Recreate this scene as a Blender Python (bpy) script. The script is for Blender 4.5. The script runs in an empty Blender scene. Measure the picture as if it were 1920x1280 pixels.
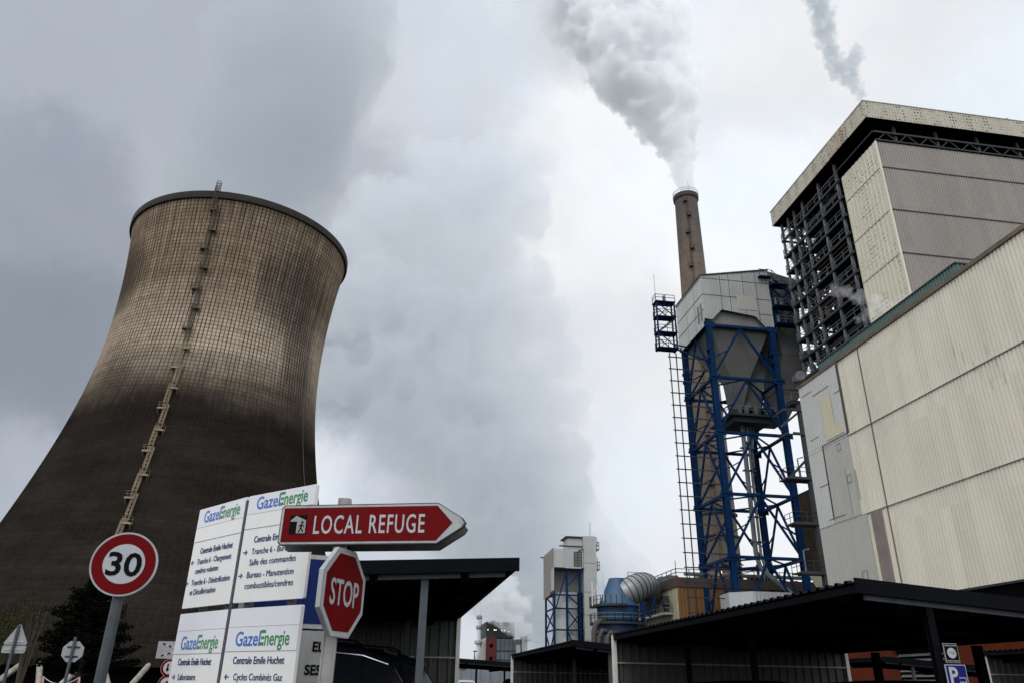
import bpy, bmesh, math, random
import numpy as np
from mathutils import Vector, Matrix, noise as mn
random.seed(7)
R = math.radians
sc = bpy.context.scene
COL = sc.collection

# ------------------------------------------------------------------ camera
CAM_H = 1.5
F_PX, PITCH, ROLL, YAW = 1411.22, R(24.638), R(0.97485), R(8.5375)
fw = Vector((math.sin(YAW)*math.cos(PITCH), math.cos(YAW)*math.cos(PITCH), math.sin(PITCH)))
r0 = Vector((math.cos(YAW), -math.sin(YAW), 0)); u0 = r0.cross(fw)
RI = r0*math.cos(ROLL)+u0*math.sin(ROLL); UP = u0*math.cos(ROLL)-r0*math.sin(ROLL)
cd = bpy.data.cameras.new("camera"); cam = bpy.data.objects.new("camera", cd); COL.objects.link(cam)
m = Matrix((RI, UP, -fw)).transposed().to_4x4(); m.translation = (0, 0, CAM_H)
cam.matrix_world = m
cd.sensor_width = 36; cd.lens = 36*F_PX/1920; cd.clip_end = 5000; cd.clip_start = .05
sc.camera = cam
def ray(x, y): return fw+RI*((x-960)/F_PX)+UP*((640-y)/F_PX)
def aty(x, y, Y):
    d = ray(x, y); return d*(Y/d.y)+Vector((0, 0, CAM_H))
def atx(x, y, X):
    d = ray(x, y); return d*(X/d.x)+Vector((0, 0, CAM_H))
def atz(x, y, Z):
    d = ray(x, y); return d*((Z-CAM_H)/d.z)+Vector((0, 0, CAM_H))

# ------------------------------------------------------------------ world: overcast sky
def srgb(v):
    v /= 255.; return v/12.92 if v <= .04045 else ((v+.055)/1.055)**2.4
SUN_EL, SUN_AZ = R(46), R(205)          # azimuth clockwise from +Y: behind the camera, to its left
W = bpy.data.worlds.new("World"); sc.world = W; W.use_nodes = True
nt = W.node_tree; nt.nodes.clear(); N = nt.nodes.new; Lk = nt.links.new
def wmath(op, a, b=None, c=None, clamp=False):
    n = N('ShaderNodeMath'); n.operation = op; n.use_clamp = clamp
    for i, v in enumerate((a, b, c)):
        if v is None: continue
        if isinstance(v, (int, float)): n.inputs[i].default_value = v
        else: Lk(v, n.inputs[i])
    return n.outputs[0]
tc = N('ShaderNodeTexCoord')
def wnoise(scale, det, rough=.55, lac=2.0, off=0.):
    mp = N('ShaderNodeMapping'); mp.inputs['Location'].default_value = (off, off*.7, off*1.3)
    Lk(tc.outputs['Generated'], mp.inputs['Vector'])
    n = N('ShaderNodeTexNoise'); n.inputs['Scale'].default_value = scale; n.inputs['Detail'].default_value = det
    n.inputs['Roughness'].default_value = rough; n.inputs['Lacunarity'].default_value = lac
    Lk(mp.outputs[0], n.inputs['Vector']); return n
def vmath(op, a, b):
    n = N('ShaderNodeVectorMath'); n.operation = op
    for i, v in enumerate((a, b)):
        if isinstance(v, (tuple, Vector)): n.inputs[i].default_value = v
        elif isinstance(v, float): n.inputs['Scale'].default_value = v
        else: Lk(v, n.inputs[i])
    return n
w1 = vmath('SUBTRACT', wnoise(4.2, 6, .6).outputs['Color'], (.5, .5, .5)).outputs[0]
w1 = vmath('SCALE', w1, .16).outputs[0]
w2 = vmath('SUBTRACT', wnoise(11, 8, .62, off=3.1).outputs['Color'], (.5, .5, .5)).outputs[0]
w2 = vmath('SCALE', w2, .105).outputs[0]
dirw = vmath('NORMALIZE', vmath('ADD', vmath('ADD', tc.outputs['Generated'], w1).outputs[0], w2).outputs[0], (0., 0., 0.)).outputs[0]
# cloud cover: (direction given by the pixel it fills, sRGB grey)
SKY = [((-150, 100), 176), ((60, 40), 182), ((60, 350), 163), ((40, 620), 148), ((-100, 900), 172), ((10, 950), 184), ((300, 60), 182), ((430, 250), 182),
       ((600, 100), 190), ((620, 330), 184), ((680, 120), 194), ((735, 60), 218), ((790, 130), 220), ((850, 280), 208), ((720, 420), 194), ((720, 620), 168),
       ((830, 480), 196), ((930, 420), 214), ((700, 780), 154), ((860, 700), 168), ((820, 850), 158), ((640, 930), 240), ((690, 1010), 204), ((740, 930), 176),
       ((900, 980), 160), ((1000, 880), 170), ((975, 650), 205), ((1050, 1080), 156), ((950, 1110), 156), ((1105, 930), 232), ((870, 1180), 222), ((800, 1160), 208),
       ((960, 60), 222), ((960, 190), 216), ((1015, 260), 240), ((1080, 200), 250), ((1110, 380), 253), ((1012, 400), 238), ((1085, 520), 248), ((1058, 610), 230),
       ((1130, 610), 228), ((1180, 700), 232), ((1090, 760), 230), ((1150, 860), 242), ((1205, 950), 240), ((1240, 1060), 230), ((1215, 1050), 228), ((1150, 1000), 232),
       ((1400, 350), 250), ((1380, 180), 232), ((1430, 60), 240), ((1500, 130), 230), ((1600, 60), 244), ((1750, 90), 232), ((1900, 150), 244), ((1440, 560), 248), ((1430, 900), 244), ((1300, 0), 244), ((2100, 700), 244)]
num = den = None
K = 560.
for (p, g) in SKY:
    c = ray(*p).normalized()
    d = vmath('DOT_PRODUCT', dirw, tuple(c)).outputs['Value']
    e = wmath('POWER', 2.718281828, wmath('MULTIPLY', wmath('SUBTRACT', d, 1.), K))
    num = wmath('MULTIPLY', e, srgb(g)) if num is None else wmath('MULTIPLY_ADD', e, srgb(g), num)
    den = e if den is None else wmath('ADD', den, e)
# the rest of the sky (overhead and behind) is an even bright overcast
BEHIND = 1.45
num = wmath('ADD', num, 2e-4*BEHIND); den = wmath('ADD', den, 2e-4)
val = wmath('DIVIDE', num, den)
mod = wmath('MULTIPLY_ADD', wmath('SUBTRACT', wnoise(6, 7, .62, off=7.7).outputs['Fac'], .5), .22, 1.)
val = wmath('MULTIPLY', val, mod)
ramp = N('ShaderNodeMapRange'); ramp.inputs['From Min'].default_value = .2; ramp.inputs['From Max'].default_value = .85
Lk(val, ramp.inputs['Value'])
tint = N('ShaderNodeMix'); tint.data_type = 'RGBA'
tint.inputs['A'].default_value = (.90, 1.005, 1.20, 1); tint.inputs['B'].default_value = (.965, 1.0, 1.04, 1)
Lk(ramp.outputs[0], tint.inputs['Factor'])
tb_ = N('ShaderNodeMix'); tb_.data_type = 'RGBA'; tb_.inputs['A'].default_value = (.925, 1.0, 1.085, 1); tb_.inputs['B'].default_value = (.985, 1.0, 1.02, 1)
tr_ = N('ShaderNodeMapRange'); tr_.inputs['From Min'].default_value = .38; tr_.inputs['From Max'].default_value = .56
Lk(wnoise(4.5, 7, .6, off=12.3).outputs['Fac'], tr_.inputs['Value']); Lk(tr_.outputs[0], tb_.inputs['Factor']); Lk(tb_.outputs['Result'], tint.inputs['B'])
cl = vmath('SCALE', tint.outputs['Result'], 1.).node if False else None
vs = N('ShaderNodeVectorMath'); vs.operation = 'SCALE'; Lk(tint.outputs['Result'], vs.inputs[0]); Lk(val, vs.inputs['Scale'])
bgc = N('ShaderNodeBackground'); Lk(vs.outputs[0], bgc.inputs['Color']); bgc.inputs['Strength'].default_value = 1.07
sky = N('ShaderNodeTexSky'); sky.sky_type = 'NISHITA'; sky.sun_disc = False
sky.sun_elevation = SUN_EL; sky.sun_rotation = SUN_AZ; sky.air_density = 1.0; sky.dust_density = 2.0
bgs = N('ShaderNodeBackground'); Lk(sky.outputs[0], bgs.inputs['Color']); bgs.inputs['Strength'].default_value = .1
mx = N('ShaderNodeMixShader'); mx.inputs[0].default_value = .94
Lk(bgs.outputs[0], mx.inputs[1]); Lk(bgc.outputs[0], mx.inputs[2])
wo = N('ShaderNodeOutputWorld'); Lk(mx.outputs[0], wo.inputs['Surface'])

sd = bpy.data.lights.new("sun", 'SUN'); sd.energy = 1.1; sd.angle = R(25); sd.color = (1, .955, .89)
sun = bpy.data.objects.new("sun", sd); COL.objects.link(sun)
sv = Vector((math.sin(SUN_AZ)*math.cos(SUN_EL), math.cos(SUN_AZ)*math.cos(SUN_EL), math.sin(SUN_EL)))
sun.rotation_euler = sv.to_track_quat('Z', 'Y').to_euler()
sc.view_settings.view_transform = 'Standard'; sc.view_settings.look = 'None'
sc.view_settings.exposure = 0; sc.view_settings.gamma = 1
sc.render.engine = 'CYCLES'
cy = sc.cycles
cy.use_denoising = True; cy.max_bounces = 40; cy.volume_bounces = 36; cy.diffuse_bounces = 3; cy.glossy_bounces = 3
cy.transparent_max_bounces = 24

# ------------------------------------------------------------------ materials
def mat(name, col, rough=.65, metal=0., var=.15, vscale=.8, streak=0., sscale=1.2, dirt=(.03, .025, .02), bump=0., bscale=20, emit=None, spec=.35, sheet=None):
    M = bpy.data.materials.new(name); M.use_nodes = True
    t = M.node_tree; b = t.nodes['Principled BSDF']; n = t.nodes.new; l = t.links.new
    b.inputs['Roughness'].default_value = rough; b.inputs['Metallic'].default_value = metal
    b.inputs['Specular IOR Level'].default_value = spec
    tcn = n('ShaderNodeTexCoord')
    nz = n('ShaderNodeTexNoise'); nz.inputs['Scale'].default_value = vscale; nz.inputs['Detail'].default_value = 6; nz.inputs['Roughness'].default_value = .62
    l(tcn.outputs['Object'], nz.inputs['Vector'])
    mr = n('ShaderNodeMapRange'); mr.inputs['From Min'].default_value = .3; mr.inputs['From Max'].default_value = .7
    mr.inputs['To Min'].default_value = 1-var; mr.inputs['To Max'].default_value = 1+var
    l(nz.outputs['Fac'], mr.inputs['Value'])
    v = n('ShaderNodeVectorMath'); v.operation = 'SCALE'; v.inputs[0].default_value = col
    l(mr.outputs[0], v.inputs['Scale']); out = v.outputs[0]
    if streak:
        mp = n('ShaderNodeMapping'); mp.inputs['Scale'].default_value = (sscale, sscale, sscale*.06)
        l(tcn.outputs['Object'], mp.inputs['Vector'])
        s2 = n('ShaderNodeTexNoise'); s2.inputs['Scale'].default_value = 1.; s2.inputs['Detail'].default_value = 5; s2.inputs['Roughness'].default_value = .65
        l(mp.outputs[0], s2.inputs['Vector'])
        r2 = n('ShaderNodeMapRange'); r2.inputs['From Min'].default_value = .5; r2.inputs['From Max'].default_value = .75
        r2.inputs['To Max'].default_value = streak; l(s2.outputs['Fac'], r2.inputs['Value'])
        mi = n('ShaderNodeMix'); mi.data_type = 'RGBA'; l(r2.outputs[0], mi.inputs['Factor']); l(out, mi.inputs['A'])
        mi.inputs['B'].default_value = (*dirt, 1); out = mi.outputs['Result']
    if sheet:
        sx = n('ShaderNodeSeparateXYZ'); l(tcn.outputs['Object'], sx.inputs[0])
        def mth(op, a, c):
            q = n('ShaderNodeMath'); q.operation = op
            for i, v_ in enumerate((a, c)):
                if isinstance(v_, (int, float)): q.inputs[i].default_value = v_
                else: l(v_, q.inputs[i])
            return q.outputs[0]
        cx_n = n('ShaderNodeCombineXYZ'); l(mth('FLOOR', mth('MULTIPLY', mth('ADD', sx.outputs[0], sx.outputs[1]), 1/sheet[0]), 0), cx_n.inputs[0]); l(mth('FLOOR', mth('MULTIPLY', sx.outputs[2], 1/sheet[1]), 0), cx_n.inputs[1])
        wn = n('ShaderNodeTexWhiteNoise'); wn.noise_dimensions = '2D'; l(cx_n.outputs[0], wn.inputs['Vector'])
        mv = n('ShaderNodeVectorMath'); mv.operation = 'SCALE'; l(out, mv.inputs[0]); l(mth('ADD', mth('MULTIPLY', wn.outputs['Value'], 2*sheet[2]), 1-sheet[2]), mv.inputs['Scale']); out = mv.outputs[0]
    l(out, b.inputs['Base Color'])
    if bump:
        nb = n('ShaderNodeTexNoise'); nb.inputs['Scale'].default_value = bscale; nb.inputs['Detail'].default_value = 4
        l(tcn.outputs['Object'], nb.inputs['Vector'])
        bp = n('ShaderNodeBump'); bp.inputs['Strength'].default_value = bump; l(nb.outputs['Fac'], bp.inputs['Height']); l(bp.outputs[0], b.inputs['Normal'])
    if emit:
        b.inputs['Emission Color'].default_value = (*emit[:3], 1); b.inputs['Emission Strength'].default_value = emit[3]
    return M
def volmat(name, density, col=(.97, .975, .98), g=.2, absorb=None):
    M = bpy.data.materials.new(name); M.use_nodes = True; t = M.node_tree; t.nodes.clear()
    o = t.nodes.new('ShaderNodeOutputMaterial'); p = t.nodes.new('ShaderNodeVolumePrincipled')
    p.inputs['Color'].default_value = (*col, 1); p.inputs['Density'].default_value = density; p.inputs['Anisotropy'].default_value = g
    t.links.new(p.outputs[0], o.inputs['Volume']); return M

MT = dict(
 asphalt=mat('asphalt', (.022, .022, .023), .9, var=.25, vscale=.6, bump=.15, bscale=60),
 grass=mat('grass', (.03, .04, .018), .95, var=.4, vscale=.8),
 sign_edge=mat('grimy_sign_edge', (.06, .06, .06), .7, var=.3, vscale=8, spec=.1),
 galva=mat('galvanised_steel', (.060, .068, .078), .55, .1, var=.2, vscale=6, streak=.6, sscale=9, dirt=(.03, .033, .036), spec=.15),
 post=mat('weathered_post', (.24, .24, .232), .6, .1, var=.2, vscale=5, streak=.6, sscale=14, dirt=(.07, .055, .04)),
 white_sheet=mat('white_sign_sheet', (.60, .60, .59), .4, var=.03, vscale=3, streak=.12, sscale=8, dirt=(.5, .49, .47)),
 lilac=mat('white_band_sheet', (.56, .56, .605), .4, var=.02, vscale=2),
 sign_white=mat('sign_white', (.33, .345, .36), .5, var=.06, vscale=5, streak=.3, sscale=12, dirt=(.25, .24, .22)),
 sign_red=mat('sign_red', (.105, .0018, .003), .55, spec=.06, var=.12, vscale=4, streak=.3, sscale=10, dirt=(.09, .006, .006)),
 sign_black=mat('sign_black', (.004, .004, .004), .6, spec=.04, var=.1),
 sign_blue=mat('sign_blue', (.006, .016, .085), .5, spec=.08, var=.1, vscale=3),
 navy=mat('navy_lettering', (.016, .036, .125), .6, spec=.1, var=.05),
 logo_blue=mat('logo_blue', (.018, .11, .36), .45, var=.05),
 logo_green=mat('logo_green', (.012, .17, .04), .45, var=.05),
 board=mat('dirty_grey_board', (.24, .24, .236), .6, var=.12, vscale=3, streak=.6, sscale=9, dirt=(.17, .165, .16)),
 back=mat('sign_back_aluminium', (.25, .255, .27), .5, .3, var=.15, vscale=4),
 rim=mat('sign_rim', (.30, .31, .32), .45, .1, var=.12, vscale=6, streak=.5, sscale=10, dirt=(.1, .09, .08)),
 black_trim=mat('black_painted_steel', (.0045, .005, .0065), .6, var=.2, vscale=2, spec=.02),
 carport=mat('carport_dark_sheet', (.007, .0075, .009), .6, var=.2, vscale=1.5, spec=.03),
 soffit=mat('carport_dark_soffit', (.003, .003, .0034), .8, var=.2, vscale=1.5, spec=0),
 corrug=mat('grey_corrugated_sheet', (.050, .052, .050), .6, .1, var=.12, vscale=1.2, streak=.3, sscale=4, dirt=(.05, .05, .045)),
 white_post=mat('pale_corner_trim', (.55, .54, .50), .5, var=.1, vscale=3, streak=.4, sscale=8, dirt=(.2, .17, .13)),
 cream=mat('cream_cladding', (.57, .535, .45), .6, sheet=(.88, 6.06, .05), var=.06, vscale=.15, streak=.22, sscale=.7, dirt=(.30, .26, .2)),
 cream_lt=mat('pale_cream_cladding', (.56, .53, .44), .6, var=.05, vscale=.2, streak=.25, sscale=.9, dirt=(.3, .25, .18)),
 yellowed=mat('yellowed_cladding', (.45, .405, .30), .6, var=.05, vscale=.3),
 grey_clad=mat('pale_grey_cladding', (.40, .40, .39), .55, var=.05, vscale=.3, streak=.15, sscale=.8, dirt=(.28, .27, .26)),
 grey_clad2=mat('mid_grey_cladding', (.33, .325, .30), .6, var=.05, vscale=.3, streak=.2, sscale=.8, dirt=(.22, .21, .19)),
 brown_clad=mat('grey_brown_cladding', (.225, .202, .186), .6, sheet=(1.08, 6.3, .06), var=.06, vscale=.08, streak=.4, sscale=.25, dirt=(.15, .13, .115)),
 stain_clad=mat('rust_stained_cladding', (.18, .15, .14), .65, var=.15, vscale=.6, streak=.7, sscale=3, dirt=(.20, .12, .07)),
 teal=mat('teal_cladding', (.055, .10, .092), .55, var=.08, vscale=.3),
 seam=mat('dark_seam', (.05, .045, .04), .8, var=.1),
 steel_dark=mat('dark_steel', (.018, .022, .027), .65, .0, var=.3, vscale=.8, streak=.5, sscale=1.5, dirt=(.03, .018, .012)),
 steel_rail=mat('grey_steel_rail', (.12, .13, .145), .55, .2, var=.3, vscale=.7, streak=.4, sscale=2, dirt=(.07, .045, .03)),
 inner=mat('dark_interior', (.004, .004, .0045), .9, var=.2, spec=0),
 blue=mat('blue_painted_steel', (.0022, .0195, .068), .7, spec=.08, var=.25, vscale=.5, streak=.4, sscale=1.5, dirt=(.006, .018, .042)),
 tankblue=mat('blue_painted_tank', (.009, .040, .105), .55, var=.18, vscale=.3, streak=.4, sscale=.8, dirt=(.012, .03, .06)),
 box_grey=mat('pale_grey_casing', (.37, .385, .38), .55, sheet=(1.2, 2.9, .05), var=.05, vscale=.25, streak=.22, sscale=.6, dirt=(.22, .22, .21)),
 hopper_dark=mat('dark_hopper_sheet', (.10, .10, .10), .7, var=.12, vscale=.4, streak=.3, sscale=.8, dirt=(.05, .045, .04)),
 hopper=mat('grey_hopper_sheet', (.155, .155, .15), .6, var=.08, vscale=.3, streak=.2, sscale=.6, dirt=(.13, .13, .13)),
 vessel=mat('dark_rusty_vessel', (.022, .016, .012), .85, var=.5, vscale=.5, streak=.5, sscale=1.5, dirt=(.06, .035, .02), spec=.1),
 brownish=mat('rusty_steel', (.09, .06, .045), .8, var=.3, vscale=.6),
 beige=mat('flaking_beige_wall', (.36, .33, .225), .75, var=.12, vscale=.4, streak=.85, sscale=1.6, dirt=(.08, .065, .045)),
 ochre=mat('ochre_brown_cladding', (.155, .073, .026), .65, var=.15, vscale=.3, streak=.3, sscale=1.2, dirt=(.08, .04, .018)),
 rustdark=mat('dark_rust_parapet', (.06, .042, .035), .8, var=.3, vscale=.4),
 shed=mat('light_grey_shed', (.36, .37, .38), .6, var=.08, vscale=.3, streak=.3, sscale=1, dirt=(.2, .2, .2)),
 duct=mat('ribbed_grey_duct', (.22, .23, .24), .42, .3, var=.1, vscale=.3),
 pipe=mat('lagged_brown_pipe', (.05, .044, .038), .6, .1, var=.2, vscale=.6),
 pipe_lt=mat('silver_pipe', (.28, .30, .31), .4, .4, var=.15, vscale=.6),
 redwall=mat('rust_red_cladding', (.070, .013, .005), .8, spec=.08, var=.12, vscale=.5, streak=.35, sscale=1.2, dirt=(.09, .018, .008)),
 redtower=mat('dark_red_cladding', (.075, .005, .006), .6, var=.1, vscale=.2),
 louvre=mat('grey_louvre', (.11, .11, .105), .55, .2, var=.15),
 stack=mat('silver_stack', (.60, .62, .64), .5, .1, var=.06, vscale=.1),
 paint=mat('black_car_paint', (.008, .009, .012), .18, .2, var=.05, spec=.6),
 paint2=mat('dark_blue_grey_paint', (.015, .018, .024), .2, .3, var=.05, spec=.6),
 paint3=mat('silver_car_paint', (.45, .47, .5), .25, .5, var=.05),
 glass=mat('tinted_glass', (.012, .015, .019), .06, 0, var=.02, spec=.7),
 chrome=mat('chrome_trim', (.75, .76, .78), .15, 1, var=.02),
 tail=mat('tail_lamp_red', (.6, .015, .008), .2, 0, var=.05, emit=(1, .02, .01, .9)),
 rubber=mat('tyre_rubber', (.012, .012, .012), .9),
 lamp=mat('lit_tube_lamp', (.9, .8, .6), .5, emit=(1, .80, .52, 3.0)),
 lamp2=mat('lit_orange_lamp', (.9, .6, .2), .5, emit=(1, .5, .15, 6.0)),
 yellow=mat('crane_yellow', (.42, .26, .03), .55, var=.15),
 barrier=mat('barrier_red', (.42, .03, .015), .5, var=.1),
 bark=mat('tree_bark', (.05, .038, .03), .95, var=.3, vscale=3),
 pine=mat('dark_pine_needles', (.0035, .005, .003), 1., spec=0, var=.5, vscale=2.2),
 leaf=mat('olive_leaves', (.022, .026, .006), .9, spec=.05, var=.5, vscale=2.5),
 col=mat('mottled_concrete', (.24, .225, .20), .85, var=.35, vscale=1.6, bump=.2, bscale=6),
)

# ------------------------------------------------------------------ mesh helpers
ORG = {}
class MB:
    def __init__(s): s.v = []; s.f = []; s.sm = False
    def poly(s, pts):
        b = len(s.v); s.v += [Vector(p) for p in pts]; s.f.append(list(range(b, b+len(pts)))); return s
    def box(s, x0, y0, z0, x1, y1, z1):
        b = len(s.v)
        s.v += [Vector(p) for p in ((x0, y0, z0), (x1, y0, z0), (x1, y1, z0), (x0, y1, z0), (x0, y0, z1), (x1, y0, z1), (x1, y1, z1), (x0, y1, z1))]
        s.f += [[b+i for i in q] for q in ((3, 2, 1, 0), (4, 5, 6, 7), (0, 1, 5, 4), (1, 2, 6, 5), (2, 3, 7, 6), (3, 0, 4, 7))]; return s
    def hexa(s, bot, top):
        b = len(s.v); n = len(bot); s.v += [Vector(p) for p in list(bot)+list(top)]
        s.f.append([b+i for i in range(n)][::-1]); s.f.append([b+n+i for i in range(n)])
        for i in range(n): j = (i+1) % n; s.f.append([b+i, b+j, b+n+j, b+n+i])
        return s
    def beam(s, p, q, w, h=None, up=(0, 0, 1)):
        p, q = Vector(p), Vector(q); h = h or w; d = (q-p).normalized(); up = Vector(up)
        if abs(d.dot(up)) > .98: up = Vector((0, 1, 0))
        a = d.cross(up).normalized()*(w/2); c = a.normalized().cross(d).normalized()*(h/2)
        return s.hexa([p-a-c, p+a-c, p+a+c, p-a+c], [q-a-c, q+a-c, q+a+c, q-a+c])
    def tube(s, pts, r, n=8, cap=True):
        pts = [Vector(p) for p in pts]; rs = r if isinstance(r, (list, tuple)) else [r]*len(pts); b = len(s.v)
        pa = None
        for i, p in enumerate(pts):
            d = (pts[min(i+1, len(pts)-1)]-pts[max(i-1, 0)]).normalized()
            if pa is None: pa = d.orthogonal().normalized()
            a = (pa-d*pa.dot(d)).normalized(); pa = a; c = d.cross(a)
            for k in range(n): t = 2*math.pi*k/n; s.v.append(p+(a*math.cos(t)+c*math.sin(t))*rs[i])
        for i in range(len(pts)-1):
            for k in range(n): k2 = (k+1) % n; s.f.append([b+i*n+k, b+i*n+k2, b+(i+1)*n+k2, b+(i+1)*n+k])
        if cap:
            s.f.append([b+k for k in range(n)][::-1]); e = b+(len(pts)-1)*n; s.f.append([e+k for k in range(n)])
        return s
    def lathe(s, prof, c=(0, 0), n=48, a0=0., a1=2*math.pi, cx=lambda z: 0.):
        b = len(s.v); full = abs(a1-a0-2*math.pi) < 1e-6; m_ = n if full else n+1
        for (r, z) in prof:
            for k in range(m_):
                t = a0+(a1-a0)*k/n; s.v.append(Vector((c[0]+cx(z)+r*math.cos(t), c[1]+r*math.sin(t), z)))
        for i in range(len(prof)-1):
            for k in range(n):
                k2 = (k+1) % m_; s.f.append([b+i*m_+k, b+i*m_+k2, b+(i+1)*m_+k2, b+(i+1)*m_+k])
        return s
    def corr(s, o, u, v, nrm, period, depth, th=.0, frac=.3):
        """trapezoid-ribbed sheet from o along u (ribs repeat) and v (ribs run)"""
        o, u, v, nrm = Vector(o), Vector(u), Vector(v), Vector(nrm).normalized()
        Lu = u.length; d = u.normalized(); k = max(1, round(Lu/period)); p = Lu/k; prof = []
        for i in range(k):
            for (a, h) in ((0, 0), (.5-frac/2-.1, 0), (.5-frac/2, 1), (.5+frac/2, 1), (.5+frac/2+.1, 0)): prof.append(((i+a)*p, h*depth))
        prof.append((Lu, 0)); b = len(s.v)
        for (t, h) in prof: s.v.append(o+d*t+nrm*h)
        for (t, h) in prof: s.v.append(o+d*t+nrm*h+v)
        n = len(prof)
        for i in range(n-1): s.f.append([b+i, b+i+1, b+n+i+1, b+n+i])
        return s
    def ext(s, pts, d):
        pts = [Vector(p) for p in pts]; return s.hexa(pts, [p+Vector(d) for p in pts])
    def build(s, name, mt, parent=None, smooth=None, local=False, fix=True):
        o_ = ORG.get(parent.name, Vector()) if (parent and not local) else Vector()
        me = bpy.data.meshes.new(name); me.from_pydata([tuple(p-o_) for p in s.v], [], s.f)
        if fix:
            bm = bmesh.new(); bm.from_mesh(me); bmesh.ops.recalc_face_normals(bm, faces=bm.faces); bm.to_mesh(me); bm.free()
        if isinstance(mt, str): mt = MT[mt]
        me.materials.append(mt)
        if smooth:
            me.polygons.foreach_set('use_smooth', [True]*len(me.polygons)); me.update()
            if smooth is not True: me.set_sharp_from_angle(angle=R(smooth))
        o = bpy.data.objects.new(name, me); COL.objects.link(o)
        if parent: o.parent = parent; ORG[o.name] = o_
        else: ORG[o.name] = Vector()
        return o
def thing(name, label, cat, loc=(0, 0, 0), rot=(0, 0, 0), group=None):
    o = bpy.data.objects.new(name, None); COL.objects.link(o); o.location = loc; o.rotation_euler = rot
    o.empty_display_size = .2
    o['label'] = label; o['category'] = cat
    if group: o['group'] = group
    ORG[o.name] = Vector(loc); return o
def tag(o, label, cat, group=None, kind=None):
    o['label'] = label; o['category'] = cat
    if group: o['group'] = group
    if kind: o['kind'] = kind
    return o
def struct(o): o['kind'] = 'structure'; return o
def text(s, size, mt, parent, name='lettering', x=0., z=0., y=-.012, align='LEFT', bold=0., xs=1., shear=0., fit=None, spacing=1.):
    """lettering standing in the local XZ plane, facing -Y"""
    c = bpy.data.curves.new('t', 'FONT'); c.body = s; c.size = size; c.offset = bold; c.align_x = align; c.extrude = .0008; c.shear = shear
    c.space_character = spacing; c.resolution_u = 3
    o = bpy.data.objects.new('t', c); COL.objects.link(o); bpy.context.view_layer.update()
    me = bpy.data.meshes.new_from_object(o.evaluated_get(bpy.context.evaluated_depsgraph_get()))
    COL.objects.unlink(o); bpy.data.objects.remove(o); bpy.data.curves.remove(c)
    co = np.empty(len(me.vertices)*3); me.vertices.foreach_get('co', co); co = co.reshape(-1, 3)
    if fit: xs = fit/max(1e-6, (co[:, 0].max()-co[:, 0].min()))
    n = np.stack([co[:, 0]*xs+x, -co[:, 2]+y, co[:, 1]+z], 1)
    me.vertices.foreach_set('co', n.ravel()); me.update(); me.materials.clear(); me.materials.append(MT[mt]); me.name = name
    o = bpy.data.objects.new(name, me); COL.objects.link(o)
    if parent: o.parent = parent
    return o
def rail(b, pts, h=1.1, r=.03, n=4, step=1.5):
    """handrail with posts along a polyline"""
    pts = [Vector(p) for p in pts]
    for k in (.55, 1.):
        for a, c in zip(pts, pts[1:]): b.beam(a+Vector((0, 0, h*k)), c+Vector((0, 0, h*k)), 2*r)
    for a, c in zip(pts, pts[1:]):
        m_ = max(1, round((c-a).length/step))
        for i in range(m_+1): q = a.lerp(c, i/m_); b.beam(q, q+Vector((0, 0, h)), 2*r)
    return b
# ------------------------------------------------------------------ ground
g = MB(); GZ = .34; g.poly([(-2500, -2500, GZ), (2500, -2500, GZ), (2500, 3000, GZ), (-2500, 3000, GZ)]); struct(g.build('ground', 'grass'))
g = MB(); g.poly([(-14, -30, GZ+.004), (40, -30, GZ+.004), (40, 60, GZ+.004), (-14, 60, GZ+.004)]); struct(g.build('asphalt_yard', 'asphalt'))

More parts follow.
